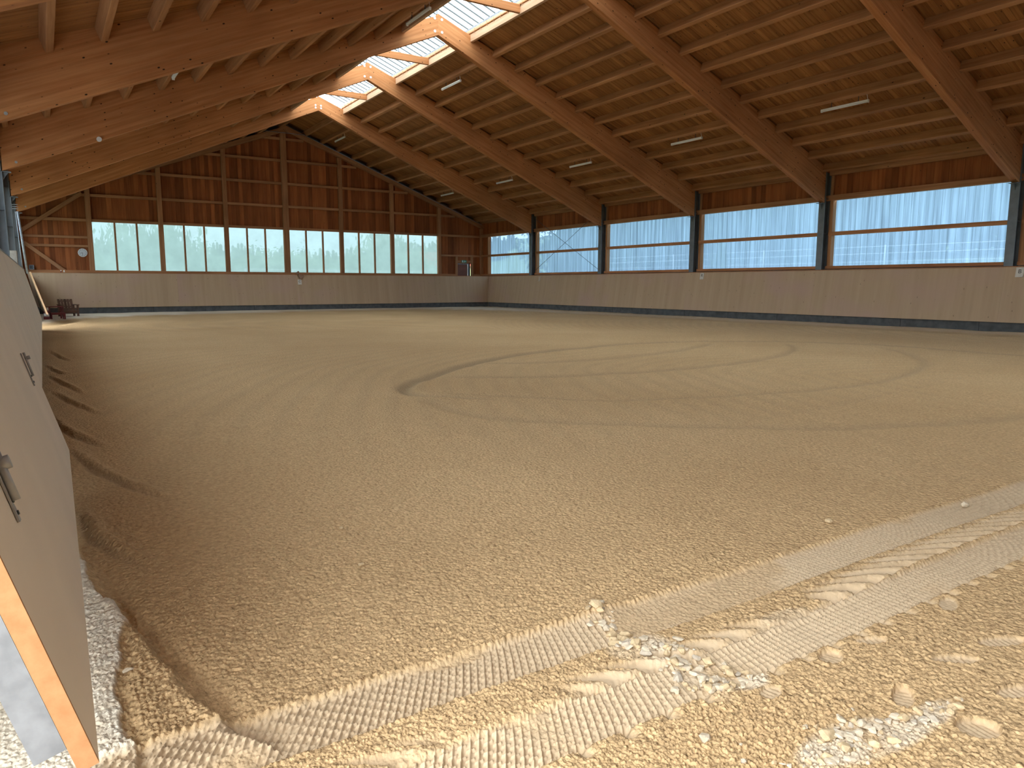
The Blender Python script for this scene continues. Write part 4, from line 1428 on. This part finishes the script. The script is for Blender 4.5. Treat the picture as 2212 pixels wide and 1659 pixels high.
def meadow():
    """Ground round the hall, climbing to the hillside on the right and gently behind the far gable."""
    xs = np.concatenate([np.linspace(-260, -14, 26), np.linspace(-12.6, 12.6, 7), np.linspace(13.2, 60, 26), np.linspace(64, 300, 20)])
    ys_ = np.concatenate([np.linspace(-150, -10, 14), np.linspace(-8.6, 40.2, 9), np.linspace(41, 90, 26), np.linspace(95, 420, 20)])
    X, Y = np.meshgrid(xs, ys_)
    Z = -0.25 + 1.75 * sstep(12.8, 16.5, X) * sstep(-30, -5, Y) + 2.2 * sstep(18, 46, X) + 12 * sstep(46, 120, X)
    Z = np.maximum(Z, -0.25 + 1.55 * sstep(41, 49, Y) + 2.5 * sstep(60, 220, Y))
    Z += 0.25 * vnoise(X * 0.2, Y * 0.2, 300) * sstep(14, 20, np.maximum(np.abs(X), Y - 27))
    hall = (np.abs(X) < 12.7) & (Y < 40.3) & (Y > -8.7)
    Z = np.where(hall, -0.3, Z)
    v = np.stack([X.ravel(), Y.ravel(), Z.ravel()], -1)
    nx = len(xs)
    f = [(j * nx + i, j * nx + i + 1, (j + 1) * nx + i + 1, (j + 1) * nx + i) for j in range(len(ys_) - 1) for i in range(nx - 1)]
    me = pydata('meadow', v.tolist(), f)
    for p in me.polygons:
        p.use_smooth = True
    o = link('meadow', me, M['meadow'])
    return tag(o, 'rising green meadow around the hall seen through the windows', 'meadow', kind='stuff')


meadow_obj = meadow()
yard = pydata('yard', [(-42, -40, -0.2), (14, -40, -0.2), (14, -8.7, -0.2), (-12.75, -8.7, -0.2), (-12.75, 20, -0.2), (-42, 20, -0.2)], [(0, 1, 2, 3), (0, 3, 4, 5)])
M['gravel'] = plain('pale_yard_gravel', (0.58, 0.52, 0.44), 0.95, 0, 0.12, 6)
tag(link('yard', yard, M['gravel']), 'pale gravel yard outside the open left entrance', 'yard', kind='stuff')


def mz(x, y):
    z = -0.25 + 1.75 * sstep(12.8, 16.5, x) * sstep(-30, -5, y) + 2.2 * sstep(18, 46, x) + 12 * sstep(46, 120, x)
    return float(max(z, -0.25 + 1.55 * sstep(41, 49, y) + 2.5 * sstep(60, 220, y)))


def foliage(name, n, rx, rz, leaf, seed, shape='round', twig=0.0):
    g = np.random.default_rng(seed)
    if shape == 'cone':
        t = g.random(n) ** 0.75
        a = g.random(n) * 2 * np.pi
        lay = 0.75 + 0.25 * np.cos(t * 40)
        r = rx * (1 - t * 0.97) * np.sqrt(g.random(n)) * lay
        c = np.stack([r * np.cos(a), r * np.sin(a), rz * 2 * t - 0.12 * r], -1)
    else:
        k = 16
        cl = g.normal(size=(k, 3)) * np.array([0.45, 0.45, 0.42])
        pick = g.integers(0, k, n)
        d = g.normal(size=(n, 3))
        d /= np.linalg.norm(d, axis=1)[:, None]
        c = cl[pick] + d * (0.28 + 0.12 * g.random(n))[:, None] * np.array([1, 1, 1.1])
        if twig:
            m_ = g.random(n) < twig
            c[m_, 2] += np.abs(g.normal(size=m_.sum())) * 0.45
        if shape == 'weep':
            c[:, 2] -= 0.5 * g.random(n) * np.hypot(c[:, 0], c[:, 1])
        c = c * np.array([rx, rx, rz])
        c[:, 2] += rz
    u = g.normal(size=(n, 3))
    u /= np.linalg.norm(u, axis=1)[:, None]
    w = np.cross(u, g.normal(size=(n, 3)))
    w /= np.linalg.norm(w, axis=1)[:, None]
    L = leaf * (0.6 + 0.8 * g.random(n))[:, None]
    if shape == 'weep':
        u = u * 0.3 + np.array([0, 0, -1.0])
    v = np.empty((n, 4, 3))
    v[:, 0], v[:, 1], v[:, 2], v[:, 3] = c - u * L, c + w * L * 0.45, c + u * L, c - w * L * 0.45
    v = v.reshape(-1, 3)
    f = [(4 * i, 4 * i + 1, 4 * i + 2, 4 * i + 3) for i in range(n)]
    return pydata(name, v.tolist(), f)


def trunk_mesh(h, r, seed):
    g = random.Random(seed)
    v, f = [], []
    n = 7
    lv = [(0, 1.0), (0.4, 0.75), (0.75, 0.45), (1.0, 0.12)]
    for t, k in lv:
        ox, oy = g.uniform(-0.1, 0.1) * h * t * 0.3, g.uniform(-0.1, 0.1) * h * t * 0.3
        for i in range(n):
            a = 2 * math.pi * i / n
            v.append((ox + r * k * math.cos(a), oy + r * k * math.sin(a), h * t))
    for L in range(3):
        f += [(L * n + i, L * n + (i + 1) % n, (L + 1) * n + (i + 1) % n, (L + 1) * n + i) for i in range(n)]
    return pydata('trunk', v, f)


TREE = {}
for nm, args, mat, th, tr in (('bush', (1900, 1.0, 1.0, 0.085, 1, 'round', 0.25), 'leaf', 1.2, 0.05),
                              ('willow', (2200, 1.0, 1.0, 0.11, 2, 'weep', 0.2), 'leaf_willow', 1.4, 0.06),
                              ('broad', (2600, 1.0, 1.0, 0.075, 3, 'round', 0.1), 'leaf_dark', 1.5, 0.06),
                              ('cone', (1500, 0.42, 1.0, 0.085, 4, 'cone'), 'needle', 1.9, 0.035)):
    me = foliage('foliage', *args)
    me.materials.append(M[mat])
    tm = trunk_mesh(th, tr, 9)
    tm.materials.append(M['bark'])
    TREE[nm] = (me, tm)


def tree(kind, x, y, rx, hgt, lab, group, name='tree'):
    root = empty(name, (x, y, mz(x, y) - 0.1), lab, 'tree', group)
    root.rotation_euler = (0, 0, rng.uniform(0, 6.28))
    root.scale = (rx, rx, hgt / 2)
    for nm, me in zip(('foliage', 'trunk'), TREE[kind]):
        o = bpy.data.objects.new(nm, me)
        COL.objects.link(o)
        o.parent = root
    return root


def at_az(az_deg, dist):
    a = R(az_deg)
    return CAM.x + dist * math.sin(a), CAM.y + dist * math.cos(a)


# bushes and light trees just beyond the far windows: azimuth, distance, radius, height above their ground
NEAR = [(3.5, 66, 2.4, 3.6, 'bush'), (5.4, 63, 2.3, 5.4, 'willow'), (7.2, 62, 2.5, 5.6, 'willow'), (9.0, 64, 2.4, 5.0, 'bush'), (10.6, 64, 2.0, 3.4, 'bush'),
        (12.6, 66, 1.9, 2.8, 'bush'), (14.2, 65, 2.6, 4.4, 'bush'), (16.2, 66, 2.2, 4.3, 'bush'), (18.3, 68, 2.0, 3.5, 'bush'), (19.7, 69, 2.0, 3.3, 'bush'),
        (21.2, 68, 2.2, 4.9, 'bush'), (23.0, 66, 2.3, 5.8, 'willow'), (24.7, 67, 2.2, 5.3, 'bush')]
for i, (a, d, rx, hgt, kd) in enumerate(NEAR):
    x, y = at_az(a, d)
    lb = 'grey green willow filling the clear far windows' if kd == 'willow' else 'leafy light green bush beyond the clear far windows'
    tree(kd, x, y, rx, hgt * (0.80 if kd == 'willow' else 0.66), lb, 'willows beyond the far windows' if kd == 'willow' else 'bushes beyond the far windows')
for i in range(150):
    a = -3 + 36 * (i + rng.uniform(-0.5, 0.5)) / 150
    d = rng.uniform(150, 190)
    x, y = at_az(a, d)
    tall = 6.6 if a < 14 else (5.6 if a < 28.5 else 4.2)
    hgt = tall * rng.uniform(0.85, 1.12) + (2.0 if 27 < a < 29.5 else 0)
    tree('cone', x, y, rng.uniform(2.8, 4.2), hgt, 'dark conifer in the forest row on the horizon beyond the far windows', 'conifers on the horizon', 'conifer_tree')
# wooded slope beyond the right windows
for i in range(58):
    a = 37 + 36 * (i + rng.uniform(-0.4, 0.4)) / 58
    d = rng.uniform(50, 66)
    x, y = at_az(a, d)
    low = 57.0 < a < 59.2
    hgt = rng.uniform(9, 14) * (0.35 if low else 1.0) * (0.42 if a < 40.2 else 1.0)
    if i % 3 == 0:
        tree('cone', x, y, rng.uniform(4.5, 6), hgt * 1.05, 'dark conifer on the wooded slope beyond the right windows', 'conifers on the right slope', 'conifer_tree')
    else:
        tree('broad', x, y, rng.uniform(2.6, 3.6), hgt, 'dark leafy tree on the wooded slope beyond the right windows', 'leafy trees on the right slope')
# young tree close to the third right window
x, y = 14.2, 22.35
t = empty('sapling', (x, y, mz(x, y)), 'young pale green sapling just outside the fourth right window', 'tree')
sf = foliage('foliage', 460, 0.42, 1.40, 0.11, 31, 'weep', 0.3)
link('foliage', sf, leaf_mat('sapling_leaves', (0.10, 0.20, 0.04), (0.26, 0.38, 0.10)), t, Matrix.Translation((x, y, mz(x, y) + 0.2)))
link('trunk', trunk_mesh(2.6, 0.03, 4), M['bark'], t, Matrix.Translation((x, y, mz(x, y))))

# white paddock fences
fe = empty('paddock_fence', (19, 18, mz(19, 18)), 'white wire paddock fence on the slope outside the right windows', 'fence')
pts = [(19.0, 36.0), (19.0, 30.0), (19.2, 24.0), (19.6, 18.0), (20.0, 12.0), (20.5, 6.0)]
for (xa, ya) in pts:
    cyl('fence_post', (xa, ya, mz(xa, ya) - 0.2), (xa, ya, mz(xa, ya) + 1.55), 0.028, M['fencepaint'], fe, 8)
for (a, b_) in zip(pts[:-1], pts[1:]):
    for hh in (0.45, 0.85, 1.2, 1.5):
        bar('wire', (a[0], a[1], mz(*a) + hh), (b_[0], b_[1], mz(*b_) + hh), 0.02, 0.025, M['fencepaint'], fe)
hs = [(16.8, 15.6), (20.0, 15.6), (22, 9.5), (17.5, 7.5)]
me = pydata('dry_grass_strip', [(p[0], p[1], mz(*p) + 0.06) for p in hs] + [(18.5, 12.2, mz(18.5, 12.2) + 0.32)], [(0, 1, 4), (1, 2, 4), (2, 3, 4), (3, 0, 4)])
tag(link('dry_grass', me, M['hay']), 'strip of dry pale grass outside the nearest right window', 'grass', kind='stuff')
fe = empty('rail_fence', (4, 52, mz(4, 52)), 'white rail fence crossing below the bushes beyond the far windows', 'fence')
pts = [(0.6, 52.0), (4.0, 52.6), (7.4, 53.2), (10.8, 53.8), (14.2, 54.4), (17.6, 55.0)]
for (xa, ya) in pts:
    cyl('fence_post', (xa, ya, mz(xa, ya) - 0.2), (xa, ya, mz(xa, ya) + 1.15), 0.06, M['fencepaint'], fe, 8)
for (a, b_) in zip(pts[:-1], pts[1:]):
    for hh in (0.62, 1.08):
        bar('rail', (a[0], a[1], mz(*a) + hh), (b_[0], b_[1], mz(*b_) + hh), 0.05, 0.10, M['fencepaint'], fe)

# farmhouse with a red roof seen through the last clear window
hx, hy = at_az(26.6, 120)
hz = mz(hx, hy)
hs = empty('farmhouse', (hx, hy, hz), 'low farmhouse with a red tiled roof beyond the last clear window', 'house')
box('wall', (hx - 6, hy - 4, hz - 0.5), (hx + 6, hy + 4, hz + 0.8), M['render'], hs, 0.01)
prism('roof', [(hx - 6.6, hy - 4.6, hz + 0.7), (hx - 6.6, hy + 4.6, hz + 0.7), (hx - 6.6, hy, hz + 3.0)], (1, 0, 0), 13.2, M['rooftile'], hs)
for i in range(3):
    box('house_window', (hx - 4 + 3.5 * i, hy - 4.05, hz - 0.1), (hx - 3 + 3.5 * i, hy - 3.99, hz + 0.6), M['rod'], hs)
